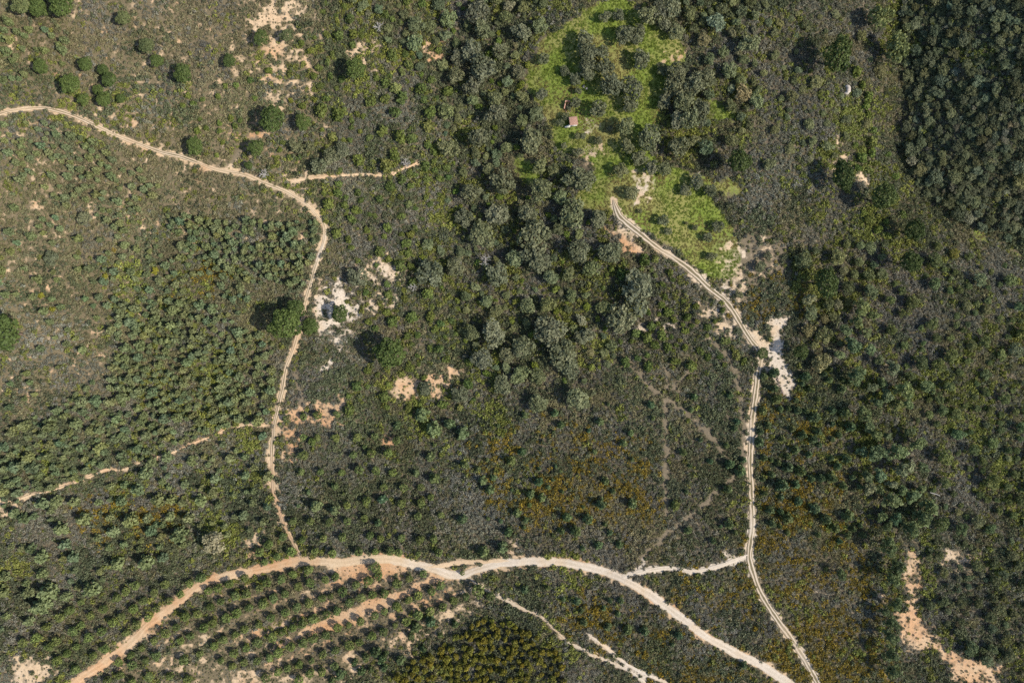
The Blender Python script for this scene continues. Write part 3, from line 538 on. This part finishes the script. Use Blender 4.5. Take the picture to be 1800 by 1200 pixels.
for u, v, r in [(273,476,7),(185,486,6),(73,519,6),(93,544,6)]: tree('evergreen_bush', u, v, r, '', (1.9, 1.45, .8), 'yellow flowering bush alone in scrub ' + whereabouts(u, v))
tree('cork_oak', 375, 952, 21, '', (1.75, 1.5, 1.7), 'pale grey half-bare tree with feathery crown above the dirt road bend'); TAKEN.append((375, 952, 21))
for u, v, r, sy in [(312,941,14,1.1),(255,990,13,1.3),(205,992,12,1.4),(158,1037,14,1.2),(82,1040,15,1.3),(70,1066,16,1.2),(105,930,12,1.4),(555,890,11,1.2),(588,898,9,1.2)]:
    tree('young_pine', u, v, r, '', (1.1, 1.12, 1.1), 'pale feathery pine, taller than its neighbours, ' + whereabouts(u, v)); TAKEN.append((u, v, r))
def scatter(kind, poly, rlo, rhi, tries, gap, tint, avoid=.45, keep=1.0, grass_ok=False, hs=(.85, 1.15), jit=.12, look=''):
    us = [p[0] for p in poly]; vs_ = [p[1] for p in poly]
    pu = RNG.uniform(min(us), max(us), tries); pv = RNG.uniform(min(vs_), max(vs_), tries); ok = inside(pu, pv, poly); n = 0
    pu, pv = pu[ok], pv[ok]; x, y, _ = P(pu, pv); B, T, G, Q = at(BARE_M, x, y), at(TRK_D, x, y), at(GRASS_M, x, y), at(GAP_M, x, y); pr = RNG.uniform(0, 1, len(pu))
    D = .5 * fbm(pu / 60, pv / 60, 77, 3) + .5 * fbm(pu / 22, pv / 22, 78, 2)
    for i in range(len(pu)):
        r = rlo + (rhi - rlo) * RNG.uniform() ** 1.5
        if B[i] > avoid or T[i] < r * .7 or (G[i] > .4 and not grass_ok) or Q[i] > .55 or pr[i] > keep * sstep(.2, .62, D[i]) * 1.6: continue
        if not free(pu[i], pv[i], r, gap): continue
        g = 1 + RNG.uniform(-jit, jit) * (2 if kind in ('cork_oak', 'olive_tree', 'holm_oak', 'broadleaf_tree') else 1); warm = RNG.normal(0, .07); t = (tint[0] * g * (1 + warm), tint[1] * g, tint[2] * g * (1 - warm + RNG.uniform(-.08, .12)))
        if kind != 'young_pine' and kind != 'mimosa_tree' and RNG.uniform() < .10: t = (t[0] * 1.35, t[1] * 1.18, t[2] * 1.45)
        tree(kind, pu[i], pv[i], r, look, t, None, RNG.uniform(.88, 1.15), RNG.uniform(*hs)); TAKEN.append((pu[i], pv[i], r)); n += 1
    return n
WOOD = [(760,-20),(960,-20),(930,150),(960,260),(1030,330),(1060,400),(1070,560),(1090,640),(1010,690),(840,660),(800,560),(730,440),(800,330),(770,200),(690,80),(600,-20)]
# young pines on the left, thick in two thickets and thin between
scatter('young_pine', [(180,540),(330,520),(480,600),(470,740),(300,790),(80,860),(-10,900),(-10,770),(120,700),(200,620)], 3.6, 10, 2600, .74, (1.05, 1.05, 1.05), keep=.72)
scatter('young_pine', [(280,375),(560,390),(545,500),(440,500),(330,450)], 3.6, 9, 1000, .78, (1.05, 1.05, 1.05), keep=.75)
scatter('young_pine', [(-10,210),(80,215),(240,280),(280,330),(220,420),(60,330),(-10,330)], 4, 7.5, 420, 1.0, (1.05, 1.05, 1.05))
scatter('young_pine', [(200,400),(420,480),(460,600),(200,560),(130,480)], 4, 8, 330, 1.1, (1.05, 1.05, 1.05))
scatter('young_pine', [(-10,20),(110,60),(130,110),(-10,150)], 4.5, 8, 160, 1.0, (1, 1, .9))
scatter('young_pine', [(-10,330),(200,420),(160,640),(-10,740)], 4.5, 8, 220, 1.3, (1, 1, .9), keep=.6)
scatter('young_pine', [(-10,910),(300,800),(470,760),(480,900),(440,955),(330,985),(230,1005),(130,1045),(40,1105),(-10,1130)], 5, 12, 700, .95, (1.05, 1.05, 1.05), keep=.55)
scatter('young_pine', [(530,980),(500,780),(840,720),(1310,680),(1310,960),(860,975)], 3.5, 10, 420, 1.2, (.8, .9, .8), keep=.38)
scatter('young_pine', [(860,1020),(1100,1040),(1380,1190),(1000,1100)], 4.5, 8, 120, 1.3, (.75, .85, .8), keep=.7)
scatter('young_pine', [(1330,650),(1500,650),(1520,960),(1340,950)], 5, 11, 240, 1.0, (.75, .82, .72), keep=.8)
# the woods
scatter('cork_oak', WOOD, 5, 17, 1000, .9, (1.05, 1.12, .92), keep=.85, hs=(.65, 1.0))
scatter('olive_tree', [(1200,-10),(1330,-10),(1340,150),(1310,250),(1320,300),(1210,250),(1240,120)], 6, 18, 420, .88, (1.1, 1.12, .9), keep=.9)
scatter('olive_tree', [(1330,-10),(1560,-10),(1565,60),(1530,240),(1500,300),(1320,300),(1340,150)], 4.5, 12, 260, 1.15, (1.1, 1.12, .92), keep=.6, hs=(.6, .95))
scatter('holm_oak', [(1560,-15),(1815,-15),(1815,440),(1730,405),(1650,360),(1600,310),(1585,230),(1597,150),(1585,60)], 3, 14, 5200, .62, (.80, .84, .76), keep=1.1, hs=(.45, .85), jit=.2)
scatter('tall_pine', [(1480,540),(1540,530),(1570,620),(1620,760),(1640,920),(1600,960),(1530,900),(1500,720),(1470,640)], 9, 17, 300, .86, (1.22, 1.2, 1.2), keep=.8, hs=(.6, .9))
for u, v, r in [(1563,962,15),(1580,1000,13),(1570,1017,14),(1577,1062,12),(1570,1095,12),(1569,1120,13),(1567,1150,13),(1572,1182,13),(1605,930,14),(1626,908,14),(1556,1075,9),(1480,1010,9)]:
    tree('tall_pine', u, v, r, '', (1, 1, 1), None, 1, 1); TAKEN.append((u, v, r))
scatter('broadleaf_tree', [(1600,420),(1700,440),(1815,480),(1815,930),(1640,930),(1620,760),(1570,620),(1560,480)], 5, 14, 620, 1.05, (.92, 1.05, .70), keep=.7)
scatter('broadleaf_tree', [(1640,930),(1815,930),(1815,1210),(1760,1210),(1660,1110),(1620,1040)], 5, 13, 230, 1.0, (.85, .9, .75), keep=.8)
scatter('broadleaf_tree', [(1400,440),(1560,420),(1560,520),(1480,640),(1400,640),(1420,540)], 7, 16, 300, .9, (1, 1.05, .8), keep=1.0)
scatter('evergreen_bush', [(560,0),(780,0),(800,330),(720,440),(800,560),(850,720),(600,720),(640,600),(590,440),(560,300)], 5, 13, 700, .9, (1, 1, 1), keep=1.0)
scatter('evergreen_bush', [(1090,400),(1290,560),(1310,640),(1090,650),(1060,560),(1060,420)], 5, 12, 300, .9, (.95, .98, .9), keep=1.0)
scatter('evergreen_bush', [(300,180),(560,60),(600,250),(480,300),(360,280)], 4.5, 8, 160, 1.1, (1.1, 1.1, 1), keep=.8)
scatter('evergreen_bush', [(1500,100),(1560,260),(1600,380),(1560,430),(1480,330),(1510,220)], 6, 13, 220, .85, (1.1, 1.1, .9), keep=1.2)
scatter('evergreen_bush', WOOD, 4, 9, 600, .85, (1.15, 1.2, .85), keep=.9)
scatter('cork_oak', GRASS[0][0], 3, 6, 60, 1.4, (.95, .95, .85), keep=.5, grass_ok=True)
scatter('mimosa_tree', [(830,1090),(890,1090),(960,1128),(990,1160),(995,1215),(680,1215),(715,1165),(760,1140),(800,1118)], 5, 8.5, 900, .74, (.8, .82, .8), keep=2.)
scatter('young_pine', [(640,1140),(760,1090),(850,1060),(800,1110),(700,1170),(560,1210)], 5, 10, 110, .8, (.6, .7, .6), keep=1.)

CAT = {'stone_pine': 'pine tree', 'planted_pine': 'pine tree', 'young_pine': 'pine tree', 'cork_oak': 'oak tree', 'olive_tree': 'tree', 'holm_oak': 'tree', 'tall_pine': 'pine tree', 'broadleaf_tree': 'tree', 'evergreen_bush': 'bush', 'mimosa_tree': 'tree'}
LOOK = {'young_pine': 'blue-green pine', 'cork_oak': 'grey-green oak', 'olive_tree': 'olive-green tree', 'holm_oak': 'dark slope tree', 'tall_pine': 'tall pine', 'broadleaf_tree': 'mid-green tree', 'evergreen_bush': 'evergreen bush', 'mimosa_tree': 'yellow-green mimosa', 'stone_pine': 'stone pine', 'planted_pine': 'planted pine'}
LIMIT = 300; REST = []
by_kind = {}
for t in FOREST:
    if -14 < t['u'] < 1814 and -14 < t['v'] < 1214: by_kind.setdefault(t['kind'], []).append(t)
chosen = []
for k, ts in by_kind.items():
    named = [t for t in ts if t['label']]; other = sorted([t for t in ts if not t['label']], key=lambda t: -t['r'])
    m = max(LIMIT - len(named), 0); chosen += named + other[:m]; REST += other[m:]
REST += [t for t in FOREST if not (-14 < t['u'] < 1814 and -14 < t['v'] < 1214)]
clusters = {}
for t in chosen:
    if not t['label']:
        sz = 'small' if t['r'] < 7.5 else 'large' if t['r'] > 15 else 'mid-sized'
        t['base'] = f"{sz} {LOOK[t['kind']]} {whereabouts(t['u'], t['v'])}"; clusters.setdefault(t['base'], []).append(t)
for base, ts in clusters.items():
    ts.sort(key=lambda t: t['u'])
    for k, t in enumerate(ts):
        if len(ts) == 1: t['label'] = base
        elif len(ts) <= 6: t['label'] = base + ', ' + ('leftmost' if k == 0 else 'rightmost' if k == len(ts) - 1 else ORD[k] + ' from left')
        else: t['label'] = base; t['group'] = base.replace('pine ', 'pines ').replace('oak ', 'oaks ').replace('tree ', 'trees ').replace('bush ', 'bushes ').replace('mimosa ', 'mimosas ')
GROUPS = {'stone_pine': 'stone pines standing above the scrub', 'planted_pine': 'pines planted in rows'}
for i, t in enumerate(chosen):
    vs_ = LEAF[t['kind']]; cm, tm, hc = vs_[(i * 7 + int(t['u'])) % len(vs_)]
    r = t['r'] * .2; r = r * (CAMH - float(P(t['u'], t['v'])[2]) - hc * r) / CAMH
    x, y, z = P(t['u'], t['v'], hc * r * t['hs'])
    e = bpy.data.objects.new(t['kind'], None); COL.objects.link(e); e.location = (float(x), float(y), float(z) - .05); e.empty_display_size = .5
    rot = random.uniform(0, 6.28) if abs(t['sy'] - 1) < .13 else random.uniform(-.3, .3); e.rotation_euler = (0, 0, rot); e.scale = (r, r * t['sy'], r * t['hs'])
    tag(e, t['label'], CAT[t['kind']], t.get('group') or GROUPS.get(t['kind']) or LOOK[t['kind']] + ' trees in the scrubland')
    o = link('trunk', tm, e); o = link('crown', cm, e); o.color = tuple(t['tint']) + (1,)

# ------------------------------------------------------------------ ground cover: countless plants, one object per kind
def tuft(kind, rng, n, size, mat, dome=.7, core=True, flower=0.0, aspect=(.7, 1.3), out=.55, lobes=5):
    b = [((0, 0, .16), (.40, .40, dome * .42))] + [((math.cos(a) * r, math.sin(a) * r, rng.uniform(.1, .3)), (s, s, s * 1.1 * dome + .05)) for a, r, s in zip(rng.uniform(0, 6.28, lobes), rng.uniform(.18, .36, lobes), rng.uniform(.15, .25, lobes))]
    v, f, mx = blob_crown(b, n, size, rng, out, -.1, .2, aspect)
    return mesh(kind, v, f, mat, [('mixa', 'FACE', 'FLOAT', mx), ('flower', 'FACE', 'FLOAT', (rng.uniform(0, 1, len(f)) < flower) * rng.uniform(.55, 1, len(f)))])
def ground_cover(name, label, protos, x, y, scale, tint, hvar=(.8, 1.25), sink=.04):
    n = len(x); c = bpy.data.collections.new(name + '_kinds')
    for k, me in enumerate(protos): c.objects.link(bpy.data.objects.new(f'{name}_kind{k}', me))
    v = np.stack([x, y, hz(x, y) - sink], 1); sc = np.stack([scale, scale, scale * RNG.uniform(*hvar, n)], 1); ro = np.stack([RNG.normal(0, .1, n), RNG.normal(0, .1, n), RNG.uniform(0, 6.28, n)], 1)
    me = bpy.data.meshes.new(name); me.vertices.add(n); me.vertices.foreach_set('co', v.astype(np.float32).ravel())
    for nm, typ, val, key in (('scl', 'FLOAT_VECTOR', sc, 'vector'), ('rot', 'FLOAT_VECTOR', ro, 'vector'), ('vid', 'INT', RNG.integers(0, len(protos), n), 'value'), ('tint', 'FLOAT_COLOR', np.concatenate([tint, np.ones((n, 1))], 1), 'color')):
        a = me.attributes.new(nm, typ, 'POINT'); a.data.foreach_set(key, np.asarray(val, np.int32 if typ == 'INT' else np.float32).ravel())
    me.update(); o = link(name, me); o['kind'] = 'stuff'; o['label'] = label
    g = bpy.data.node_groups.new(name, 'GeometryNodeTree'); g.interface.new_socket('Geometry', in_out='INPUT', socket_type='NodeSocketGeometry'); g.interface.new_socket('Geometry', in_out='OUTPUT', socket_type='NodeSocketGeometry')
    gi, go = g.nodes.new('NodeGroupInput'), g.nodes.new('NodeGroupOutput'); ip = g.nodes.new('GeometryNodeInstanceOnPoints'); ci = g.nodes.new('GeometryNodeCollectionInfo')
    ci.inputs['Collection'].default_value = c; ci.inputs['Separate Children'].default_value = True; ci.inputs['Reset Children'].default_value = True
    L = g.links.new; L(gi.outputs[0], ip.inputs['Points']); L(ci.outputs[0], ip.inputs['Instance']); ip.inputs['Pick Instance'].default_value = True
    for nm, typ, sock in (('scl', 'FLOAT_VECTOR', 'Scale'), ('rot', 'FLOAT_VECTOR', 'Rotation'), ('vid', 'INT', 'Instance Index')):
        a = g.nodes.new('GeometryNodeInputNamedAttribute'); a.data_type = typ; a.inputs[0].default_value = nm
        src = a.outputs[0]
        if sock == 'Rotation':
            er = g.nodes.new('FunctionNodeEulerToRotation'); L(src, er.inputs[0]); src = er.outputs[0]
        L(src, ip.inputs[sock])
    L(ip.outputs[0], go.inputs[0]); md = o.modifiers.new('cover', 'NODES'); md.node_group = g
    return o
SPEC = {   # colour, alternative, flower, flower share, plant width range, look
 'heath':  ((.128, .121, .057), (.210, .195, .103), None, 0, (.8, 1.7), 'brown-olive heather scrub covering the hillside'),
 'grey':   ((.128, .126, .088), (.212, .206, .148), None, 0, (.8, 1.7), 'grey twiggy scrub spread over the land'),
 'dark':   ((.068, .080, .038), (.132, .144, .074), None, 0, (.9, 2.0), 'dark green rockrose scrub covering the plain'),
 'gorse':  ((0.099, 0.090, 0.026), (0.172, 0.140, 0.036), (.37, .26, .028), .60, (.9, 1.9), 'gorse scrub dotted with yellow-orange flowers'),
 'bright': ((0.109, 0.128, 0.026), (0.203, 0.210, 0.051), None, 0, (.9, 2.1), 'yellow-green scrub between the trees'),
}
STEP = .82
jx, jy = np.meshgrid(np.arange(-216, 216, STEP), np.arange(-146, 146, STEP)); jx = jx.ravel() + RNG.uniform(-.45, .45, jx.size) * STEP; jy = jy.ravel() + RNG.uniform(-.45, .45, jy.size) * STEP
w = at(W6, jx, jy); patch = np.stack([.55 * fbm(jx / 6 + 40 * k, jy / 6, 90 + k, 3) + .45 * fbm(jx / 19 + 40 * k, jy / 19, 190 + k, 3) for k in range(5)], 1)
pw = w[:, :5] * np.exp(15 * (patch - .5)); pw = pw / pw.sum(1, keepdims=True)
pick = (np.cumsum(pw, 1) < RNG.uniform(0, 1, len(jx))[:, None]).sum(1)
B = at(BARE_M, jx, jy); G = at(GRASS_M, jx, jy); T = at(TRK_D, jx, jy); F = at(FAINT_M, jx, jy)
open_ = (RNG.uniform(0, 1, len(jx)) < w[:, 5] + 1.0 * F) | (B > .40 + .35 * RNG.uniform(0, 1, len(jx))) & (RNG.uniform(0, 1, len(jx)) > .24) | (T < 2.0 - 4.0 * RNG.uniform(0, 1, len(jx)) ** 2) | (G + .8 * (fbm(jx / 4, jy / 4, 111, 3) - .5) > .42)
patchy = fbm(jx / 3.2, jy / 3.2, 121, 3)
keep = ~open_
for k, (nm, (c1, c2, fl, fs, wr, lab)) in enumerate(SPEC.items()):
    mat = leaf_material(nm + '_leaves', c1, c2, True, flower=fl); rng = np.random.default_rng(500 + k)
    protos = [tuft(nm, rng, 70 if nm != 'grey' else 80, .20 if nm != 'grey' else .17, mat, .75, flower=fs * f_, aspect=(.7, 1.3) if nm != 'grey' else (.4, 1.9), out=.5, lobes=int(rng.integers(4, 8))) for f_ in (.4, .9, 1.4, .7, 1.2, 1.)]
    m = keep & (pick == k); x, y = jx[m], jy[m]; n = m.sum()
    s = wr[0] + (wr[1] - wr[0]) * RNG.uniform(0, 1, n) ** 2 * (.5 + patchy[m]); lowf = fbm(x / 14, y / 14, 130 + k, 3); br = (.62 + .76 * lowf) * RNG.uniform(.85, 1.15, n)
    tint = np.stack([br * (1 + .12 * (fbm(x / 20, y / 20, 140, 2) - .5)), br, br * (1 + .3 * (fbm(x / 17, y / 17, 150, 2) - .5))], 1)
    s = s * (1 - .45 * at(LANE_M, x, y)) * np.where(at(BARE_M, x, y) > .45, .55, 1)
    if n: ground_cover(nm + '_shrubbery', lab, protos, x, y, s, tint)
# grass of the meadow
gx, gy = RNG.uniform(-5, 215, 90000), RNG.uniform(15, 135, 90000); gm = at(GRASS_M, gx, gy) + .7 * (fbm(gx / 3, gy / 3, 161, 3) - .5) > .45; gm &= (at(BARE_M, gx, gy) < .5) & (at(TRK_D, gx, gy) > 1); gx, gy = gx[gm], gy[gm]
MG = leaf_material('meadow_grass_blades', (.096, .142, .018), (.158, .188, .030), True)
ydry = fbm(gx / 9, gy / 9, 171, 3); dry = sstep(.45, .65, ydry)[:, None]; br = RNG.uniform(.75, 1.2, len(gx))[:, None]
ground_cover('meadow_grass', 'bright green meadow grass around the hut', [tuft('grass', np.random.default_rng(700 + k), 40, .22, MG, .5, aspect=(.4, 1.6)) for k in range(4)], gx, gy, RNG.uniform(.35, .9, len(gx)), br * (np.array([[1, 1, 1]]) * (1 - dry) + np.array([[1.5, .98, 2.2]]) * dry), (.4, .8))
# trees past the counted ones, and those just outside the picture
WOODS = {'young_pine': ('young_pine_woods', 'mass of smaller young pines filling the thickets'), 'holm_oak': ('slope_woods', 'closed canopy of small dark trees covering the far slope'), 'planted_pine': ('edge_woods', 'planted pines running on past the picture edge')}
for kind in sorted({t['kind'] for t in REST}):
    sel = [t for t in REST if t['kind'] == kind]; nm, lab = WOODS.get(kind, (kind + '_woods', 'outlying trees of the woods past the picture edge'))
    mi = leaf_material(kind + '_far_leaves', *LEAFARG[LEAF[kind][0][0].materials[0].name], True); protos = []
    for k in range(5):
        me = LEAF[kind][k][0].copy(); me.materials.clear(); me.materials.append(mi); protos.append(me)
    u, v, r, hs_ = (np.array([t[k] for t in sel], float) for k in ('u', 'v', 'r', 'hs')); x, y, z = P(u, v, LEAF[kind][0][2] * r * .2)
    ground_cover(nm, lab, protos, x, y, r * .2, np.array([t['tint'] for t in sel]), (.85, 1.1) if kind != 'holm_oak' else (.6, 1.))
print('TREES', len(chosen), 'rest', len(REST), {k: len(v) for k, v in by_kind.items()}, 'shrubs', int(keep.sum()), 'grass', len(gx))

# ------------------------------------------------------------------ rocks, ruins, dead wood
ROCK = plain('pale_rock', (.30, .26, .22), (.46, .41, .35), 1.2); DARKROCK = plain('field_stone', (.16, .13, .11), (.34, .26, .21), 2.5)
TILE = plain('clay_tile', (.26, .15, .11), (.40, .25, .19), 3); LIME = plain('whitewash', (.42, .40, .36), (.60, .58, .54), 2); BRICK = plain('rubble_masonry', (.34, .17, .11), (.52, .33, .24), 2.2); WOODD = plain('old_door_wood', (.06, .045, .03), (.11, .085, .06), 6)
def rock_mesh(rng, mat, flat=.7, sub=2, amp=.3):
    import bmesh
    bm = bmesh.new(); bmesh.ops.create_icosphere(bm, subdivisions=sub, radius=1); v = np.array([q.co[:] for q in bm.verts]); f = np.array([[q.index for q in p.verts] for p in bm.faces]); bm.free()
    k = rng.uniform(-9, 9, 3); d = fbm(v[:, 0] * 1.3 + k[0], v[:, 1] * 1.3 + v[:, 2] + k[1], int(k[2] * 9) + 40, 3) - .5
    for _ in range(4):
        n = unit(rng.normal(size=3)); t = rng.uniform(.55, .8); o = v @ n; v = v - np.maximum(o - t, 0)[:, None] * n
    v = v * (1 + amp * 2 * d)[:, None]; v[:, 2] *= flat
    return mesh('rock', v, f, mat)
def box(x0, x1, y0, y1, z0, z1):
    v = [(x, y, z) for z in (z0, z1) for x, y in ((x0, y0), (x1, y0), (x1, y1), (x0, y1))]
    return np.array(v, float), np.array([(3, 2, 1, 0), (4, 5, 6, 7), (0, 1, 5, 4), (1, 2, 6, 5), (2, 3, 7, 6), (3, 0, 4, 7)])
rk = np.random.default_rng(3)
def empty(name, u, v, dz=0, rot=0.0):
    x, y, z = P(u, v, dz); e = bpy.data.objects.new(name, None); COL.objects.link(e); e.location = (float(x), float(y), float(z)); e.rotation_euler = (0, 0, rot); return e
# hut: single-pitch tiled roof, low whitewashed wall running left from its near corner
h = tag(empty('stone_hut', 1008, 213, 2.0, R(8)), 'tiny hut with faded pink tiled roof and white wall stub in bright meadow', 'hut')
link('wall', mesh('wall', *joined([box(-1.15, 1.15, 1.0, 1.25, -.4, 2.0), box(-1.15, 1.15, -1.25, -1.0, -.4, 2.0), box(.9, 1.15, -1.0, 1.0, -.4, 1.75), box(-1.15, -.9, -1.0, -.35, -.4, 2.2), box(-1.15, -.9, .35, 1.0, -.4, 2.2), box(-1.15, -.9, -.35, .35, 1.8, 2.2)]), LIME), h)
dr = link('door', mesh('door', *box(-1.10, -1.04, -.34, .34, -.4, 1.79), WOODD), h); link('handle', mesh('handle', *box(-1.16, -1.10, .20, .25, .8, .95), DARKROCK), dr)
rp = [box(-1.35, 1.4, -1.4, 1.45, 0, .07)]
for k in range(13):
    y = -1.3 + .215 * k; a, b = tube([(-1.38, y, .09), (0, y + .01, .10), (1.43, y, .09)], [.085, .085, .085], 6); rp.append((a, b))
rv_, rf_ = joined(rp); rv_[:, 2] += 2.12 - .16 * rv_[:, 0]; link('roof', mesh('roof', rv_, rf_, TILE), h)
wv_, wf_ = joined([box(-3.0, -1.16, -1.28, -.98, -.5, .95), box(-2.4, -1.16, -1.30, -.97, .952, 1.35), box(-1.9, -1.16, -1.28, -.99, 1.352, 1.7)]); link('wall_stub', mesh('wall_stub', wv_, wf_, LIME), h)
rn = tag(empty('ruined_shed', 996, 185, 0, R(-12)), 'crumbling orange-pink masonry ruin among trees above the tiled hut', 'ruin')
for pts, hh in (([(-.6, -1.5), (-.5, 1.2)], 1.5), ([(-.4, 1.25), (.9, 1.35)], 1.1)):
    (x0, y0), (x1, y1) = pts; n = 7; bs = []
    for k in range(n):
        a, b = k / n, (k + .98) / n; z = hh * rk.uniform(.5, 1.0)
        if abs(x1 - x0) < abs(y1 - y0): bs.append(box(x0 - .2, x0 + .2, y0 + (y1 - y0) * a, y0 + (y1 - y0) * b, -.4, z))
        else: bs.append(box(x0 + (x1 - x0) * a, x0 + (x1 - x0) * b, y0 - .2, y0 + .2, -.4, z))
    link('broken_wall', mesh('broken_wall', *joined(bs), BRICK), rn)
q = []
for k in range(16):
    me = rock_mesh(rk, BRICK, .7, 1); vv = np.array([w.co[:] for w in me.vertices]) * rk.uniform(.12, .34) + [rk.normal(.2, .45), rk.normal(-.6, .7), .1]; q.append((vv, np.array([p.vertices[:] for p in me.polygons])))
link('rubble_heap', mesh('rubble_heap', *joined(q), BRICK), rn)
def boulder(name, u, v, s, label, mat=ROCK, group=None, flat=.75):
    x, y, z = P(u, v); o = link(name, rock_mesh(rk, mat, flat)); o.location = (float(x), float(y), float(z) + .15 * s); o.scale = (s, s * rk.uniform(.75, 1.25), s); o.rotation_euler = (0, 0, rk.uniform(0, 6.28)); return tag(o, label, 'rock', group)
# the hollow pale boulder: a crescent of rock round a dark undercut
bm_ = []
th = np.linspace(R(-115), R(100), 10); bm_.append(tube([(math.cos(a) * 1.0, math.sin(a) * 1.15, .45 + .25 * math.sin(a * 1.3)) for a in th], [.25, .5, .7, .8, .85, .85, .8, .7, .55, .25], 9))
vb, fb = joined(bm_); vb = vb * (1 + .25 * (fbm(vb[:, 0] * 1.7, vb[:, 1] * 1.7 + vb[:, 2], 55, 3) - .5))[:, None]
xb, yb, zb = P(1485, 159); ob = link('boulder', mesh('boulder', vb, fb, ROCK)); ob.location = (float(xb), float(yb), float(zb)); tag(ob, 'big pale curved boulder with a dark hollow below the oval pine', 'boulder')
boulder('boulder', 1026, 152, .55, 'larger of two white stones on grass below the meadow oaks'); boulder('boulder', 1031, 156, .4, 'smaller of two white stones on grass below the meadow oaks'); boulder('boulder', 1065, 573, .7, 'small white rock at the woods edge left of the sandy clearing', flat=1.1)
for k, t in enumerate(np.linspace(0, 1, 12)):
    u, v = np.interp(t, [0, .5, 1], [1361, 1370, 1378]), np.interp(t, [0, .5, 1], [655, 676, 699]); boulder('stone', u + rk.normal(0, 1), v + rk.normal(0, .8), rk.uniform(.3, .5), 'dark stone in the line edging the lower sandy clearing', DARKROCK, 'stones edging the sandy clearing')
def dead_tree(u, v, r, label):
    e = tag(empty('dead_tree', u, v, 0), label, 'tree'); link('trunk', mesh('trunk', *tube([(0, 0, -.3), (.1, .05, r * .6), (.05, -.1, r * 1.25)], [.22, .17, .09]), GREYWOOD), e)
    for k in range(7):
        a = 6.28 * k / 7 + rk.uniform(-.4, .4); z0 = r * rk.uniform(.5, 1.15); L = r * rk.uniform(.6, 1.0); p = [np.array([.05, 0, z0])]; ps = []
        for q_ in range(1, 5): p.append(np.array([math.cos(a) * L * q_ / 4 + rk.normal(0, .07) * r, math.sin(a) * L * q_ / 4 + rk.normal(0, .07) * r, z0 + r * .12 * q_]))
        ps.append(tube(p, [.15, .13, .11, .08, .05], 5))
        for q_ in (1, 2, 3, 3):
            b_ = a + rk.choice([-1, 1]) * rk.uniform(.5, 1.1); l2 = L * rk.uniform(.3, .5); ps.append(tube([p[q_], p[q_] + [math.cos(b_) * l2 * .5, math.sin(b_) * l2 * .5, .1 * r], p[q_] + [math.cos(b_) * l2, math.sin(b_) * l2, .15 * r]], [.09, .07, .04], 4))
        link('branch', mesh('branch', *joined(ps), GREYWOOD), e)
for u, v, r, lab in [(853,460,2.6,'dead white-branched tree between big oaks in the middle woods'),(803,462,2.4,'bare pale-branched tree at the left side of the middle woods'),(470,309,1.9,'leafless grey tree just above the track right of its spur'),(1222,318,2.2,'silvery bare tree at the right edge of the lower meadow'),(667,52,1.8,'bare whitish tree in scrub above the lone pine on pale soil'),(715,290,1.6,'bare twisted tree at the upper end of the short tan path'),(728,505,1.7,'pale leaning dead tree right of the eroded tan soil')]: dead_tree(u, v, r, lab)
lg = link('fallen_log', mesh('fallen_log', *tube([(-1.6, .45, .35), (-.4, .1, .4), (.6, -.15, .42), (1.7, -.7, .35)], [.13, .17, .16, .1], 7), GREYWOOD)); xl, yl, zl = P(1642, 867, 2.5); lg.location = (float(xl), float(yl), float(zl) + 2.5); tag(lg, 'pale fallen trunk lying across bushes in the right woods', 'log')
# loose stones on the bare soil
sx, sy_ = RNG.uniform(-190, 190, 60000), RNG.uniform(-130, 130, 60000); m_ = (at(BARE_M, sx, sy_) > .5) & (at(TRK_D, sx, sy_) > 1); sx, sy_ = sx[m_], sy_[m_]
ru_, rv2 = [], []
for u0, v0, du, dv, n in [(1042, 265, 9, 5, 150), (1036, 218, 8, 8, 130), (1180, 103, 9, 5, 60), (1128, 440, 6, 6, 30), (1000, 190, 4, 5, 40)]:
    ru_.append(RNG.normal(u0, du, n)); rv2.append(RNG.normal(v0, dv, n))
xr, yr, _ = P(np.concatenate(ru_), np.concatenate(rv2)); sx, sy_ = np.concatenate([sx, xr]), np.concatenate([sy_, yr])
STONEI = [rock_mesh(np.random.default_rng(800 + k), plain('loose_stone', (.26, .18, .13), (.46, .37, .30), 1.5), .6, 1) for k in range(3)]
ground_cover('rubble', 'loose stones scattered over bare soil and beside the hut', STONEI, sx, sy_, RNG.uniform(.05, .22, len(sx)), np.ones((len(sx), 3)))
